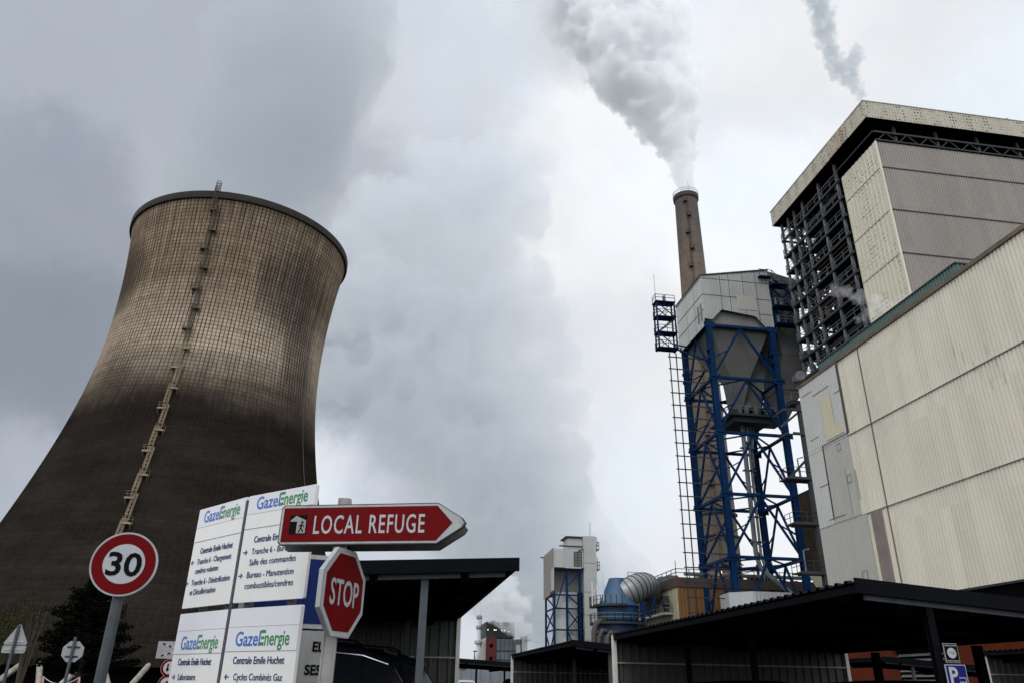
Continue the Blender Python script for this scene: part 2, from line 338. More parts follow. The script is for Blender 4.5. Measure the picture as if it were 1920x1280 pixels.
# ------------------------------------------------------------------ cooling tower
CTX, CTY, LEAN = -46.732, 170., .042
def ct_r(z): return 23.173*math.sqrt(1+((z-72.802)/(60.885 if z > 72.802 else 50.118))**2)
def shell_mat():
    M = bpy.data.materials.new('cooling_tower_concrete'); M.use_nodes = True; t = M.node_tree; b = t.nodes['Principled BSDF']
    b.inputs['Roughness'].default_value = .95; b.inputs['Specular IOR Level'].default_value = 0
    n = t.nodes.new; l = t.links.new
    def mt(op, a, c=None, d=None, clamp=False):
        q = n('ShaderNodeMath'); q.operation = op; q.use_clamp = clamp
        for i, v in enumerate((a, c, d)):
            if v is None: continue
            if isinstance(v, (int, float)): q.inputs[i].default_value = v
            else: l(v, q.inputs[i])
        return q.outputs[0]
    def mr(v, a, c, d=0., e=1., smooth=True):
        q = n('ShaderNodeMapRange'); q.interpolation_type = 'SMOOTHSTEP' if smooth else 'LINEAR'
        for i, x in enumerate((a, c, d, e)): q.inputs[i+1].default_value = x
        l(v, q.inputs[0]); return q.outputs[0]
    def nz(vec, sc_, det, sx=1, sy=1, sz=1, rough=.6):
        mp = n('ShaderNodeMapping'); mp.inputs['Scale'].default_value = (sx, sy, sz); l(vec, mp.inputs['Vector'])
        q = n('ShaderNodeTexNoise'); q.inputs['Scale'].default_value = sc_; q.inputs['Detail'].default_value = det; q.inputs['Roughness'].default_value = rough
        l(mp.outputs[0], q.inputs['Vector']); return q.outputs['Fac']
    def mix(f, a, c):
        q = n('ShaderNodeMix'); q.data_type = 'RGBA'
        if isinstance(f, float): q.inputs['Factor'].default_value = f
        else: l(f, q.inputs['Factor'])
        for k, v in (('A', a), ('B', c)):
            if isinstance(v, tuple): q.inputs[k].default_value = (*v, 1)
            else: l(v, q.inputs[k])
        return q.outputs['Result']
    uv = n('ShaderNodeUVMap'); uv.uv_map = 'uv'; sp = n('ShaderNodeSeparateXYZ'); l(uv.outputs[0], sp.inputs[0])
    u, v = sp.outputs[0], sp.outputs[1]              # u: degrees round the shell, v: height in metres
    obj = n('ShaderNodeTexCoord').outputs['Object']
    # construction lifts and formwork joints
    cu = mt('ABSOLUTE', mt('SUBTRACT', mt('FRACT', mt('MULTIPLY', u, 184/360)), .5))
    cv = mt('ABSOLUTE', mt('SUBTRACT', mt('FRACT', mt('MULTIPLY', v, 1/.84)), .5))
    lu = mr(cu, .5-.17, .5-.07); lv = mr(cv, .5-.14, .5-.06)
    # streaky modulation, in shell coordinates
    st = nz(uv.outputs[0], 1., 6, 1.3, .10, 1)
    st2 = nz(uv.outputs[0], 1., 5, .4, .045, 1, .7)
    cell = n('ShaderNodeTexWhiteNoise'); cell.noise_dimensions = '2D'
    cc = n('ShaderNodeCombineXYZ'); l(mt('FLOOR', mt('MULTIPLY', u, 184/360)), cc.inputs[0]); l(mt('FLOOR', mt('MULTIPLY', v, 1/.84)), cc.inputs[1]); l(cc.outputs[0], cell.inputs['Vector'])
    big = nz(obj, .05, 5)
    # clean beige concrete above, soot below a wavy tide line
    beige = mix(mr(big, .35, .65), (.32, .252, .19), (.40, .322, .25))
    beige = mix(mr(v, 68, 82), beige, mix(mr(st2, .35, .65), (.17, .126, .09), (.27, .205, .15)))
    edge = mt('ADD', v, mt('MULTIPLY', mt('SUBTRACT', st2, .5), 6.))
    edge = mt('ADD', edge, mt('MULTIPLY', mt('SUBTRACT', big, .5), 13.))
    soot = mt('MULTIPLY', mt('SUBTRACT', 1., mt('POWER', mt('SUBTRACT', 1., mr(edge, 65., 48.5, 0, 1, False)), 1.5)), .985)
    vst = mt('MULTIPLY', mr(nz(uv.outputs[0], 1., 6, 1.9, .035, 1, .7), .53, .66), mr(v, 66, 80, .12, .62)); beige = mix(vst, beige, (.055, .044, .036))
    base = mix(soot, beige, mix(mr(nz(obj, .09, 6, 1, 1, 2.5), .35, .65), (.0095, .0080, .0070), (.0180, .0152, .0133)))
    band = mt('MULTIPLY', mr(mt('ABSOLUTE', mt('SUBTRACT', edge, 47.)), 4.5, .3), .4)
    base = mix(band, base, (.011, .009, .008))
    # dark growth patches: right shoulder, left edge
    def patch(u0, v0, du, dv, amt):
        a = mt('POWER', mt('DIVIDE', mt('SUBTRACT', u, u0), du), 2.); c = mt('POWER', mt('DIVIDE', mt('SUBTRACT', v, v0), dv), 2.)
        d = mt('ADD', mt('ADD', a, c), mt('MULTIPLY', mt('SUBTRACT', st2, .5), 2.2)); return mr(d, 1.3, .1, 0, amt)
    base = mix(patch(-40+360, 80, 26, 12, .62), base, (.05, .043, .037))
    base = mix(patch(-150+360, 82, 24, 10, .68), base, (.045, .038, .033))
    base = mix(patch(-30+360, 66, 14, 14, .6), base, (.06, .05, .043))
    sp1 = mr(nz(uv.outputs[0], 1., 6, .8, .5, 1, .75), .60, .72, 0, .6)
    sp1 = mt('MULTIPLY', sp1, mr(v, 64, 78)); base = mix(sp1, base, (.06, .05, .042))
    # pale lifts ring texture below
    ring = mr(nz(uv.outputs[0], 1., 3, .01, .35, 1), .4, .65, .86, 1.12, False)
    cellv = mr(cell.outputs['Value'], 0, 1, .88, 1.1, False)
    sc_ = n('ShaderNodeVectorMath'); sc_.operation = 'SCALE'; l(base, sc_.inputs[0]); l(mt('MULTIPLY', ring, cellv), sc_.inputs['Scale']); base = sc_.outputs[0]
    upper = mr(v, 44, 64)
    pt_ = mt('MAXIMUM', mt('MAXIMUM', patch(-40+360, 80, 26, 12, 1.), patch(-150+360, 82, 24, 11, 1.)), patch(-30+360, 66, 16, 14, .8))
    wide = mt('MULTIPLY', mr(cu, .5-.34, .5-.12), mt('MULTIPLY', pt_, mr(st, .3, .6, .3, 1.)))
    base = mix(mt('MULTIPLY', wide, .8), base, (.03, .025, .022))
    blot = mt('MULTIPLY', mr(cu, .5-.30, .5-.10), mt('MULTIPLY', mr(nz(uv.outputs[0], 1., 6, .55, .45, 1, .7), .52, .64), mr(v, 60, 74)))
    base = mix(mt('MULTIPLY', blot, .6), base, (.03, .025, .022))
    ju = mt('MULTIPLY', lu, mt('MULTIPLY_ADD', upper, .50, .34)); ju = mt('MULTIPLY', ju, mr(st, .3, .62, .45, 1.25))
    jv = mt('MULTIPLY', lv, mt('MULTIPLY_ADD', upper, .25, .30))
    j = mt('MAXIMUM', ju, jv, clamp=True)
    base = mix(j, base, (.028, .023, .02))
    drips = mt('MULTIPLY', mr(st, .60, .70), mr(v, 84, 97, .15, .75)); base = mix(mt('MULTIPLY', drips, lu), base, (.012, .01, .009))
    l(base, b.inputs['Base Color'])
    bp = n('ShaderNodeBump'); bp.inputs['Strength'].default_value = .8; bp.inputs['Distance'].default_value = .12
    l(mt('SUBTRACT', 1., mt('MAXIMUM', lu, lv)), bp.inputs['Height']); l(bp.outputs[0], b.inputs['Normal'])
    return M
ct = thing('cooling_tower', 'huge hyperbolic concrete cooling tower, beige above and sooty black-brown below', 'cooling tower', (CTX, CTY, 0))
ZT = 98.5; NZ = 110; NA = 180
cx_ = lambda z: CTX+LEAN*z
me = bpy.data.meshes.new('shell'); vs_, fs_, uvs = [], [], []
zs = [3.4+(ZT-3.4)*i/NZ for i in range(NZ+1)]
for z in zs:
    for k in range(NA+1):
        t = 2*math.pi*k/NA; r = ct_r(z); vs_.append((cx_(z)+r*math.cos(t)-CTX, r*math.sin(t), z)); uvs.append((math.degrees(t), z))
for i in range(NZ):
    for k in range(NA): a = i*(NA+1)+k; fs_.append((a, a+1, a+NA+2, a+NA+1))
nb = len(vs_)
for z in zs:                                            # inner face
    for k in range(NA+1):
        t = 2*math.pi*k/NA; r = ct_r(z)-.9; vs_.append((cx_(z)+r*math.cos(t)-CTX, r*math.sin(t), z)); uvs.append((math.degrees(t), 20.))
for i in range(NZ):
    for k in range(NA): a = nb+i*(NA+1)+k; fs_.append((a, a+NA+1, a+NA+2, a+1))
for k in range(NA):                                     # foot and top edge
    fs_.append((k, nb+k, nb+k+1, k+1)); e = NZ*(NA+1); fs_.append((e+k, e+k+1, nb+e+k+1, nb+e+k))
me.from_pydata(vs_, [], fs_); ul = me.uv_layers.new(name='uv')
idx = np.empty(len(me.loops), dtype=np.int32); me.loops.foreach_get('vertex_index', idx)
ul.data.foreach_set('uv', np.array(uvs)[idx].ravel()); me.polygons.foreach_set('use_smooth', [True]*len(me.polygons))
me.update(); me.set_sharp_from_angle(angle=R(40)); me.materials.append(shell_mat())
o = bpy.data.objects.new('shell', me); COL.objects.link(o); o.parent = ct
rc = mat('sooty_rim_concrete', (.026, .022, .019), .9, var=.3, vscale=.4, streak=.4, sscale=1)
b = MB(); b.lathe([(0, 3.5), (36.5, 3.5), (38.2, 0)], (CTX, CTY), 60); b.build('basin', 'inner', ct)
b = MB(); rr = ct_r(98.5)
b.lathe([(rr-.5, 97.2), (rr+.35, 97.3), (rr+.45, 97.6), (rr+.45, 98.9), (rr-1.2, 98.9), (rr-1.2, 97.5), (rr-.5, 97.2)], (CTX, CTY), 180, cx=lambda z: LEAN*98)
b.build('rim', rc, ct, smooth=30)
NC = 28
for k in range(NC):
    a = 2*math.pi*(k+.42)/NC
    for s in (-1, 1):
        at_, ab = a+s*.030, a+s*.088
        p = Vector((CTX+LEAN*3.5+39.1*math.cos(at_), CTY+39.1*math.sin(at_), 3.75)); q = Vector((CTX+42.2*math.cos(ab), CTY+42.2*math.sin(ab), 0))
        MB().tube([q, p], .42, 10).build('column', 'col', ct, smooth=40)
def ct_pt(z, deg, out=0.):
    r = ct_r(z)+out; a = R(deg); return Vector((cx_(z)+r*math.cos(a), CTY+r*math.sin(a), z))
LAD = [(98.5, -93.0), (94.1, -92.8), (89.3, -91.4), (84.9, -93.3), (80.3, -91.25), (75.4, -92.6), (70.9, -90.4), (66.2, -91.8), (61.7, -89.8), (57.3, -91.4),
       (52.7, -89.4), (48.3, -91.2), (43.7, -89.3), (39.35, -91.), (34.6, -89.2), (30.2, -90.7), (25.6, -88.9), (21, -90.4), (16.5, -88.6), (12, -90), (7.5, -88.4), (3.6, -89.9)]
ladm = mat('weathered_tan_steel', (.25, .20, .14), .8, var=.25, vscale=.5, streak=.4, sscale=1.5)
ladk = mat('sooty_ladder_steel', (.075, .06, .047), .8, var=.3, vscale=.5)
b = MB(); b2_ = MB()
for i, ((z1, d1), (z0, d0)) in enumerate(zip(LAD, LAD[1:])):
    bb = b2_ if z1 > 62 else b
    dd = d0; p1 = ct_pt(z1+1.0, dd+(.9 if d1 > d0 else -.9)*0.55, .45); p0 = ct_pt(z0, dd+(.9 if d1 > d0 else -.9)*0.55, .45)
    tang = Vector((math.cos(R(dd+90)), math.sin(R(dd+90)), 0)); out = Vector((math.cos(R(dd)), math.sin(R(dd)), 0))
    for s in (-.32, .32): bb.beam(p0+tang*s, p1+tang*s, .10)
    nr = int((z1-z0)/.55)
    for k in range(nr): q = p0.lerp(p1, (k+.5)/nr); bb.beam(q-tang*.32, q+tang*.32, .06)
    for k in range(6):                                   # safety cage hoops
        q = p0.lerp(p1, .3+.7*k/5); h = [q+tang*(.45*math.cos(t))+out*(.1+.62*math.sin(t)) for t in (0, .8, 1.57, 2.34, 3.14)]
        for a, c in zip(h, h[1:]): bb.beam(a, c, .07)
    for t in (0, .8, 1.57, 2.34, 3.14):
        bb.beam(p0.lerp(p1, .3)+tang*(.45*math.cos(t))+out*(.1+.62*math.sin(t)), p1+tang*(.45*math.cos(t))+out*(.1+.62*math.sin(t)), .06)
# one access ladder of two finishes: tan below the throat, sooty above
lad_o = b.build('ladder', ladm, ct); lad_o['label'] = 'tan caged ladder zigzagging down the tower face'
b2_.build('ladder', ladk, ct)
for i, (z, d) in enumerate(LAD[1:-1]):
    tang = Vector((math.cos(R(d+90)), math.sin(R(d+90)), 0)); out = Vector((math.cos(R(d)), math.sin(R(d)), 0)); p = ct_pt(z, d, -.1)
    b = MB(); b.hexa([p-tang*.8, p+tang*.8, p+tang*.8+out*1.1, p-tang*.8+out*1.1], [q+Vector((0, 0, .3)) for q in (p-tang*.8, p+tang*.8, p+tang*.8+out*1.1, p-tang*.8+out*1.1)])
    for s in (-1, 1): b.beam(p+tang*.7*s+out*1.0, p+tang*.65*s-Vector((0, 0, 1.0)), .10)
    rail(b, [p-tang*.78+Vector((0, 0, .3)), p-tang*.78+out*1.05+Vector((0, 0, .3)), p+tang*.78+out*1.05+Vector((0, 0, .3)), p+tang*.78+Vector((0, 0, .3))], 1.0, .022)
    b.build('platform', ladk if z > 62 else ladm, ct)
q = ct_pt(98.6, -93.2, .2); b = MB()
for k in range(5):
    for a, c in zip([(math.cos(t)*.55, math.sin(t)*.55) for t in np.linspace(0, 6.283, 9)], [(math.cos(t)*.55, math.sin(t)*.55) for t in np.linspace(0, 6.283, 9)][1:]):
        b.beam(q+Vector((a[0], a[1], .2+k*.65)), q+Vector((c[0], c[1], .2+k*.65)), .07)
for t in np.linspace(0, 6.283, 9)[:-1]: b.beam(q+Vector((math.cos(t)*.55, math.sin(t)*.55, 0)), q+Vector((math.cos(t)*.55, math.sin(t)*.55, 2.9)), .07)
b.build('ladder_cage', 'galva', ct)
b = MB(); b.tube([ct_pt(z, -22.5, .15) for z in (72, 66, 60, 54, 48, 42, 36, 30, 24, 18, 12, 6, 3.5)], .07, 5); b.build('conductor_cable', 'galva', ct)

# ------------------------------------------------------------------ tall concrete chimney
CX, CY = 86.4, 195.
def chim_mat():
    M = mat('chimney_concrete', (.128, .098, .079), .9, var=.2, vscale=.3, streak=.95, sscale=.8, dirt=(.035, .03, .028))
    t = M.node_tree; b = t.nodes['Principled BSDF']; n = t.nodes.new; l = t.links.new
    src = b.inputs['Base Color'].links[0].from_socket
    ob = n('ShaderNodeTexCoord').outputs['Object']; s = n('ShaderNodeSeparateXYZ'); l(ob, s.inputs[0])
    nz = n('ShaderNodeTexNoise'); nz.inputs['Scale'].default_value = .35; nz.inputs['Detail'].default_value = 6; mp = n('ShaderNodeMapping'); mp.inputs['Scale'].default_value = (1, 1, .12); l(ob, mp.inputs[0]); l(mp.outputs[0], nz.inputs['Vector'])
    a = n('ShaderNodeMath'); a.operation = 'MULTIPLY_ADD'; l(nz.outputs['Fac'], a.inputs[0]); a.inputs[1].default_value = 34; l(s.outputs[2], a.inputs[2])
    r = n('ShaderNodeMapRange'); r.inputs[1].default_value = 138; r.inputs[2].default_value = 166; r.inputs[4].default_value = .85; l(a.outputs[0], r.inputs[0])
    m1 = n('ShaderNodeMix'); m1.data_type = 'RGBA'; l(r.outputs[0], m1.inputs['Factor']); l(src, m1.inputs['A']); m1.inputs['B'].default_value = (.058, .053, .051, 1)
    lo = n('ShaderNodeMapRange'); lo.inputs[1].default_value = 112; lo.inputs[2].default_value = 70; lo.inputs[4].default_value = .75; l(s.outputs[2], lo.inputs[0])
    m2 = n('ShaderNodeMix'); m2.data_type = 'RGBA'; l(lo.outputs[0], m2.inputs['Factor']); l(m1.outputs['Result'], m2.inputs['A']); m2.inputs['B'].default_value = (.088, .073, .060, 1)
    w = n('ShaderNodeMath'); w.operation = 'FRACT'; w2 = n('ShaderNodeMath'); w2.operation = 'MULTIPLY'; w2.inputs[1].default_value = .42; l(s.outputs[2], w2.inputs[0]); l(w2.outputs[0], w.inputs[0])
    ls = n('ShaderNodeMath'); ls.operation = 'LESS_THAN'; ls.inputs[1].default_value = .13; l(w.outputs[0], ls.inputs[0])
    q = n('ShaderNodeMath'); q.operation = 'MULTIPLY'; q.inputs[1].default_value = .35; l(ls.outputs[0], q.inputs[0])
    m3 = n('ShaderNodeMix'); m3.data_type = 'RGBA'; l(q.outputs[0], m3.inputs['Factor']); l(m2.outputs['Result'], m3.inputs['A']); m3.inputs['B'].default_value = (.05, .042, .036, 1)
    l(m3.outputs['Result'], b.inputs['Base Color']); return M
cm = chim_mat()
chm = thing('chimney', 'tall round brown concrete chimney with stained top behind the blue lattice tower', 'chimney', (CX, CY, 0))
def ch_r(z): return 3.62+(148-z)*.0138+max(0, (30-z))*.01
b = MB(); b.lathe([(ch_r(z), z) for z in list(range(0, 145, 6))+[148.6]]+[(ch_r(148)-.6, 148.6), (ch_r(148)-.6, 120)], (CX, CY), 48); b.build('shaft', cm, chm, smooth=40)
b = MB(); b.lathe([(3.6, 147.2), (4.05, 147.6), (4.15, 149.0), (3.4, 149.3), (3.2, 149.3), (3.2, 147.6)], (CX, CY), 48); b.build('crown', mat('sooty_crown', (.05, .045, .042), .9), chm, smooth=35)
b = MB(); pts = [(CX+4.05*math.cos(t), CY+4.05*math.sin(t), 149.1) for t in np.linspace(0, 2*math.pi, 25)]
for p, q in zip(pts, pts[1:]):
    for h in (.7, 1.3): b.beam(Vector(p)+Vector((0, 0, h)), Vector(q)+Vector((0, 0, h)), .07)
    b.beam(p, Vector(p)+Vector((0, 0, 1.3)), .07)
b.tube([(CX-.5, CY-4.0, 149), (CX-.5, CY-4.0, 152.6)], .05, 5); b.build('railing', 'steel_rail', chm)
for i, z in enumerate([144.8, 139.2, 132.8, 126.8, 120.4, 114.2, 107.5, 101, 94, 87, 80, 73, 66, 59, 52, 45, 38, 31]):
    a = R(-112+(6 if i % 2 else -6)); r = ch_r(z); o_ = Vector((math.cos(a), math.sin(a), 0)); t_ = Vector((-o_.y, o_.x, 0)); p = Vector((CX, CY, z))+o_*(r-.1)
    b = MB(); b.hexa([p-t_*.65, p+t_*.65, p+t_*.65+o_*1.1, p-t_*.65+o_*1.1], [q+Vector((0, 0, .3)) for q in (p-t_*.65, p+t_*.65, p+t_*.65+o_*1.1, p-t_*.65+o_*1.1)])
    rail(b, [p-t_*.6, p-t_*.6+o_*1.05, p+t_*.6+o_*1.05, p+t_*.6], 1.2, .04); b.build('platform', 'brownish', chm)
b = MB()
a = R(-112); o_ = Vector((math.cos(a), math.sin(a), 0)); t_ = Vector((-o_.y, o_.x, 0))
for s in (-.3, .3): b.beam(Vector((CX, CY, 4))+o_*(ch_r(4)+.15)+t_*s, Vector((CX, CY, 147))+o_*(ch_r(147)+.15)+t_*s, .1)
for k in range(230): z = 4+k*.62; p = Vector((CX, CY, z))+o_*(ch_r(z)+.15); b.beam(p-t_*.3, p+t_*.3, .06)
b.build('ladder', 'brownish', chm)
for z in (38.6, 44.5):
    b = MB(); r = ch_r(z); b.lathe([(r-.1, z), (r+.5, z), (r+.5, z+.35), (r-.1, z+.35)], (CX, CY), 40); b.build('ring_gallery', 'steel_dark', chm)

# ------------------------------------------------------------------ boiler house
BX, BY, BYF, BZT, BZF = 56.0, 68.4, 94.3, 71.7, 69.05
bh = thing('boiler_house', 'towering boiler house with pale overhanging roof band and open steel side', 'building', (BX, BY, 0))
fas = mat('stained_roof_band', (.40, .375, .315), .65, var=.08, vscale=.2, streak=.5, sscale=1.0, dirt=(.24, .2, .15))
def dots(M, p0, p1, amt, colr=(.07, .055, .045), win=(.42, .62)):
    """little rows of dark weathering marks on profiled sheets"""
    t = M.node_tree; b = t.nodes['Principled BSDF']; n = t.nodes.new; l = t.links.new
    src = b.inputs['Base Color'].links[0].from_socket; ob = n('ShaderNodeTexCoord').outputs['Object']; s = n('ShaderNodeSeparateXYZ'); l(ob, s.inputs[0])
    def mth(op, a, c): 
        q = n('ShaderNodeMath'); q.operation = op
        for i, v in enumerate((a, c)):
            if isinstance(v, (int, float)): q.inputs[i].default_value = v
            else: l(v, q.inputs[i])
        return q.outputs[0]
    h = mth('ADD', s.outputs[0], s.outputs[1])
    fu = mth('LESS_THAN', mth('FRACT', mth('MULTIPLY', h, 1/p0), 0), .42); fv = mth('LESS_THAN', mth('FRACT', mth('MULTIPLY', s.outputs[2], 1/p1), 0), .5)
    cc = n('ShaderNodeCombineXYZ'); l(mth('FLOOR', mth('MULTIPLY', h, 1/p0), 0), cc.inputs[0]); l(mth('FLOOR', mth('MULTIPLY', s.outputs[2], 1/p1), 0), cc.inputs[1])
    wn = n('ShaderNodeTexWhiteNoise'); wn.noise_dimensions = '2D'; l(cc.outputs[0], wn.inputs['Vector'])
    nz = n('ShaderNodeTexNoise'); nz.inputs['Scale'].default_value = .22; nz.inputs['Detail'].default_value = 4; l(ob, nz.inputs['Vector'])
    r = n('ShaderNodeMapRange'); r.inputs[1].default_value = win[0]; r.inputs[2].default_value = win[1]; r.inputs[4].default_value = amt; l(nz.outputs['Fac'], r.inputs[0])
    f = mth('MULTIPLY', mth('MULTIPLY', fu, fv), mth('MULTIPLY', r.outputs[0], mth('MULTIPLY', wn.outputs['Value'], 1.3)))
    mi = n('ShaderNodeMix'); mi.data_type = 'RGBA'; l(f, mi.inputs['Factor']); l(src, mi.inputs['A']); mi.inputs['B'].default_value = (*colr, 1); l(mi.outputs['Result'], b.inputs['Base Color'])
dots(fas, .42, .52, 1.0, (.10, .072, .05), (.28, .5))
XE = BX+95
b = MB()
b.corr((BX, BYF, BZF), (0, BY-BYF, 0), (0, 0, BZT-BZF), (-1, 0, 0), .36, .05)
b.corr((BX, BY, BZF), (XE-BX, 0, 0), (0, 0, BZT-BZF), (0, -1, 0), .36, .05)
b.corr((XE, BY, BZF), (0, BYF-BY, 0), (0, 0, BZT-BZF), (1, 0, 0), .36, .05)
b.corr((XE, BYF, BZF), (BX-XE, 0, 0), (0, 0, BZT-BZF), (0, 1, 0), .36, .05)
b.build('roof_band', fas, bh)
b = MB(); b.corr((BX-.06, 77.2, BZF), (0, -4.6, 0), (0, 0, BZT-BZF), (-1, 0, 0), .36, .05)
rb = mat('rusty_roof_band', (.36, .32, .26), .7, var=.1, streak=.9, sscale=1.6, dirt=(.20, .10, .05)); dots(rb, .6, .52, 1.0, (.13, .05, .024), (.2, .45)); b.build('roof_band', rb, bh)['label'] = 'rust-stained stretch of the roof band'
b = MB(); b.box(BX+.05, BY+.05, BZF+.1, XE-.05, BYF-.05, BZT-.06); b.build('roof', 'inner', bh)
b = MB(); b.box(BX-.08, BY-.08, BZT, XE+.1, BYF+.1, BZT+.12); b.build('coping', mat('coping_grey', (.25, .23, .2), .6), bh)
# front wall and side wall
WX, WY, WZ = 57.3, 69.45, 66.1
b = MB(); b.corr((WX, WY, 12), (XE-WX-1, 0, 0), (0, 0, WZ-12), (0, -1, 0), .36, .055, frac=.6); b.build('front_wall', 'brown_clad', bh)
for z in (62.0, 55.6, 49.4, 43.0, 36.6):
    b = MB(); b.box(WX, WY-.13, z, XE-1, WY-.03, z+.12); b.build('wall_seam', 'seam', bh)
sw = mat('pale_panel_wall', (.52, .495, .40), .65, var=.04, vscale=.3, streak=.2, sscale=.6, dirt=(.4, .34, .24)); dots(sw, .38, .62, .75, (.12, .105, .085), (.40, .62))
b = MB(); b.corr((WX, 77.3, 12), (0, WY-77.3, 0), (0, 0, WZ-12), (-1, 0, 0), .8, .05); b.build('side_wall', sw, bh)
for z in (62.0, 55.6, 49.4, 43.0):
    b = MB(); b.box(WX-.09, WY, z, WX-.02, 77.3, z+.07); b.build('wall_seam', 'grey_clad2', bh)
b = MB(); b.box(WX-.12, WY-.16, 12, WX+.1, WY+.06, WZ); b.build('corner_trim', 'cream_lt', bh)
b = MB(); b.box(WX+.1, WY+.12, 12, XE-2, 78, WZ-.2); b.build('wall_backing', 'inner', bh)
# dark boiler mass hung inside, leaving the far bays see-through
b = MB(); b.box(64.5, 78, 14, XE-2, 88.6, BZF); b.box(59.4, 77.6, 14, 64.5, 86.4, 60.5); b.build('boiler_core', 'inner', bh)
# steel frame
YC = [93.6, 91.6, 89.7, 87.2, 82.6, 78.2]; ROWS = [57.2, 60.4, 64.0]
for x in ROWS:
    for y in YC:
        b = MB(); b.box(x-.16, y-.16, 10, x+.16, y+.16, BZF); b.build('column', 'steel_rail' if x == ROWS[0] else 'steel_dark', bh)
LV = [66.2]+[63.3-2.9*k for k in range(18)]
for i, z in enumerate(LV):
    b = MB()
    if i: b.box(57.0, 77.4, z-.16, 64.2, 87.6, z); b.box(57.0, 90.6, z-.12, 59.6, 94.0, z); b.box(61.2, 87.6, z-.12, 64.2, 92.2, z)
    b.box(56.9, 77.4, z-.45, 57.15, 93.9, z-.1); b.box(62.5, 77.4, z-.4, 62.7, 93.9, z-.1)
    for y in YC: b.box(57.2, y-.1, z-.4, 62.6, y+.1, z-.1)
    d_ = b.build('floor_deck', 'steel_dark', bh)
    b = MB(); rail(b, [(56.95, 77.6, z), (56.95, 93.8, z)], 1.1, .03, step=2.1); rail(b, [(57, 93.9, z), (64, 93.9, z)], 1.15, .045); rail(b, [(60.3, 87.6, z), (60.3, 93.8, z)], 1.15, .04); rail(b, [(57, 91.6, z), (60.4, 91.6, z)], 1.1, .035)
    b.build('railing', 'steel_rail', d_)
    # pipes and cable trays on each floor
    b = MB()
    for k in range(11):
        y = random.uniform(78, 92); x = random.uniform(57.6, 63); b.box(x, y, z, x+random.uniform(.3, 1.2), y+random.uniform(.3, 1.5), z+random.uniform(.5, 1.9))
    for k in range(6):
        x = random.uniform(57.4, 63); zz = z+random.uniform(1.4, 2.6); b.tube([(x, 77.8, zz), (x, random.uniform(86, 93), zz)], random.uniform(.07, .2), 6)
    b.build('plant_equipment', random.choice(('steel_dark', 'inner', 'brownish', 'steel_dark')), d_)
for i in range(1, len(LV)-1):                             # stair flights in the far bay
    z1, z0 = LV[i], LV[i+1]; b = MB(); x = 57.9 if i % 2 else 59.4
    ya, yb = (91.8, 93.5) if i % 2 else (93.5, 91.8)
    for s in (-.42, .42): b.beam((x+s, ya, z0), (x+s, yb, z1), .09, .26)
    for k in range(13): t = (k+.5)/13; q = Vector((x, ya+(yb-ya)*t, z0+(z1-z0)*t)); b.box(q.x-.42, q.y-.12, q.z-.03, q.x+.42, q.y+.12, q.z+.02)
    for s in (-.42, .42): b.beam((x+s, ya, z0+1), (x+s, yb, z1+1), .06)
    b.build('stair_flight', 'steel_rail', bh)
for i in range(1, len(LV)-1):
    z1, z0 = LV[i], LV[i+1]; b = MB()
    for p_, q_ in ((((57.2, 89.7, z0), (57.2, 87.2, z1-.4)) if i % 2 else ((57.2, 87.2, z0), (57.2, 89.7, z1-.4))), ((64, 82.6, z0), (64, 87.2, z1-.4)), ((64, 93.6, z0), (64, 89.7, z1-.4)), ((60.4, 91.6, z0), (60.4, 93.6, z1-.4))):
        MB().beam(p_, q_, .14).build('brace', 'steel_dark', bh)
for (i, y, x) in [(10, 79.4, 58.2), (10, 82.0, 58.2), (10, 85.5, 58.2), (12, 79.7, 58.2), (12, 83, 58.2), (11, 86, 58.2), (13, 81, 58.2), (13, 85, 58.2), (14, 84, 58.2), (12, 90.4, 58.8), (13, 90.6, 58.8), (14, 90.2, 58.8), (14, 91, 58.9), (15, 90.4, 58.8)]:
    z = LV[i]-.55; b = MB(); b.box(x-.05, y, z, x+.09, y+1.0, z+.12); b.build('tube_lamp', 'lamp', bh)
# lattice girder under the roof
b = MB(); b.beam((57.2, 69.3, 67.6), (57.2, 93.6, 67.6), .22); b.beam((57.3, 69.3, 67.6), (XE-2, 69.3, 67.6), .25); b.beam((57.3, 69.3, 66.3), (XE-2, 69.3, 66.3), .18)
for k in range(26):
    x = 57.5+k*3; b.beam((x, 69.3, 66.2), (x+1.5, 69.3, 67.6), .12); b.beam((x+1.5, 69.3, 67.6), (x+3, 69.3, 66.2), .12)
    if k % 2: b.beam((x, 69.6, 66), (x, 69.6, BZF), .35)
b.build('eaves_girder', 'steel_dark', bh)
b = MB(); b.box(58.8, 77.9, 47.2, 59.0, 80.2, 49.2); b.build('silencer_box', 'grey_clad', bh)
b = MB()
for k in range(7): b.tube([(58.8, 78+k*.36, 49.2), (58.8, 78+k*.36, 50.6)], .07, 6); b.tube([(58.8, 78+k*.36, 45.6), (58.8, 78+k*.36, 47.2)], .07, 6)
b.build('vent_pipes', 'pipe_lt', bh)
b = MB(); p = aty(1887, 222, 69.2); b.tube([(p.x, 69.4, BZT+.1), (p.x, 69.4, BZT+.8)], .18, 8); b.tube([(p.x, 69.4, BZT+.8), (p.x+.1, 69.4, BZT+1.0)], .3, 8); b.build('roof_vent', 'steel_dark', bh)

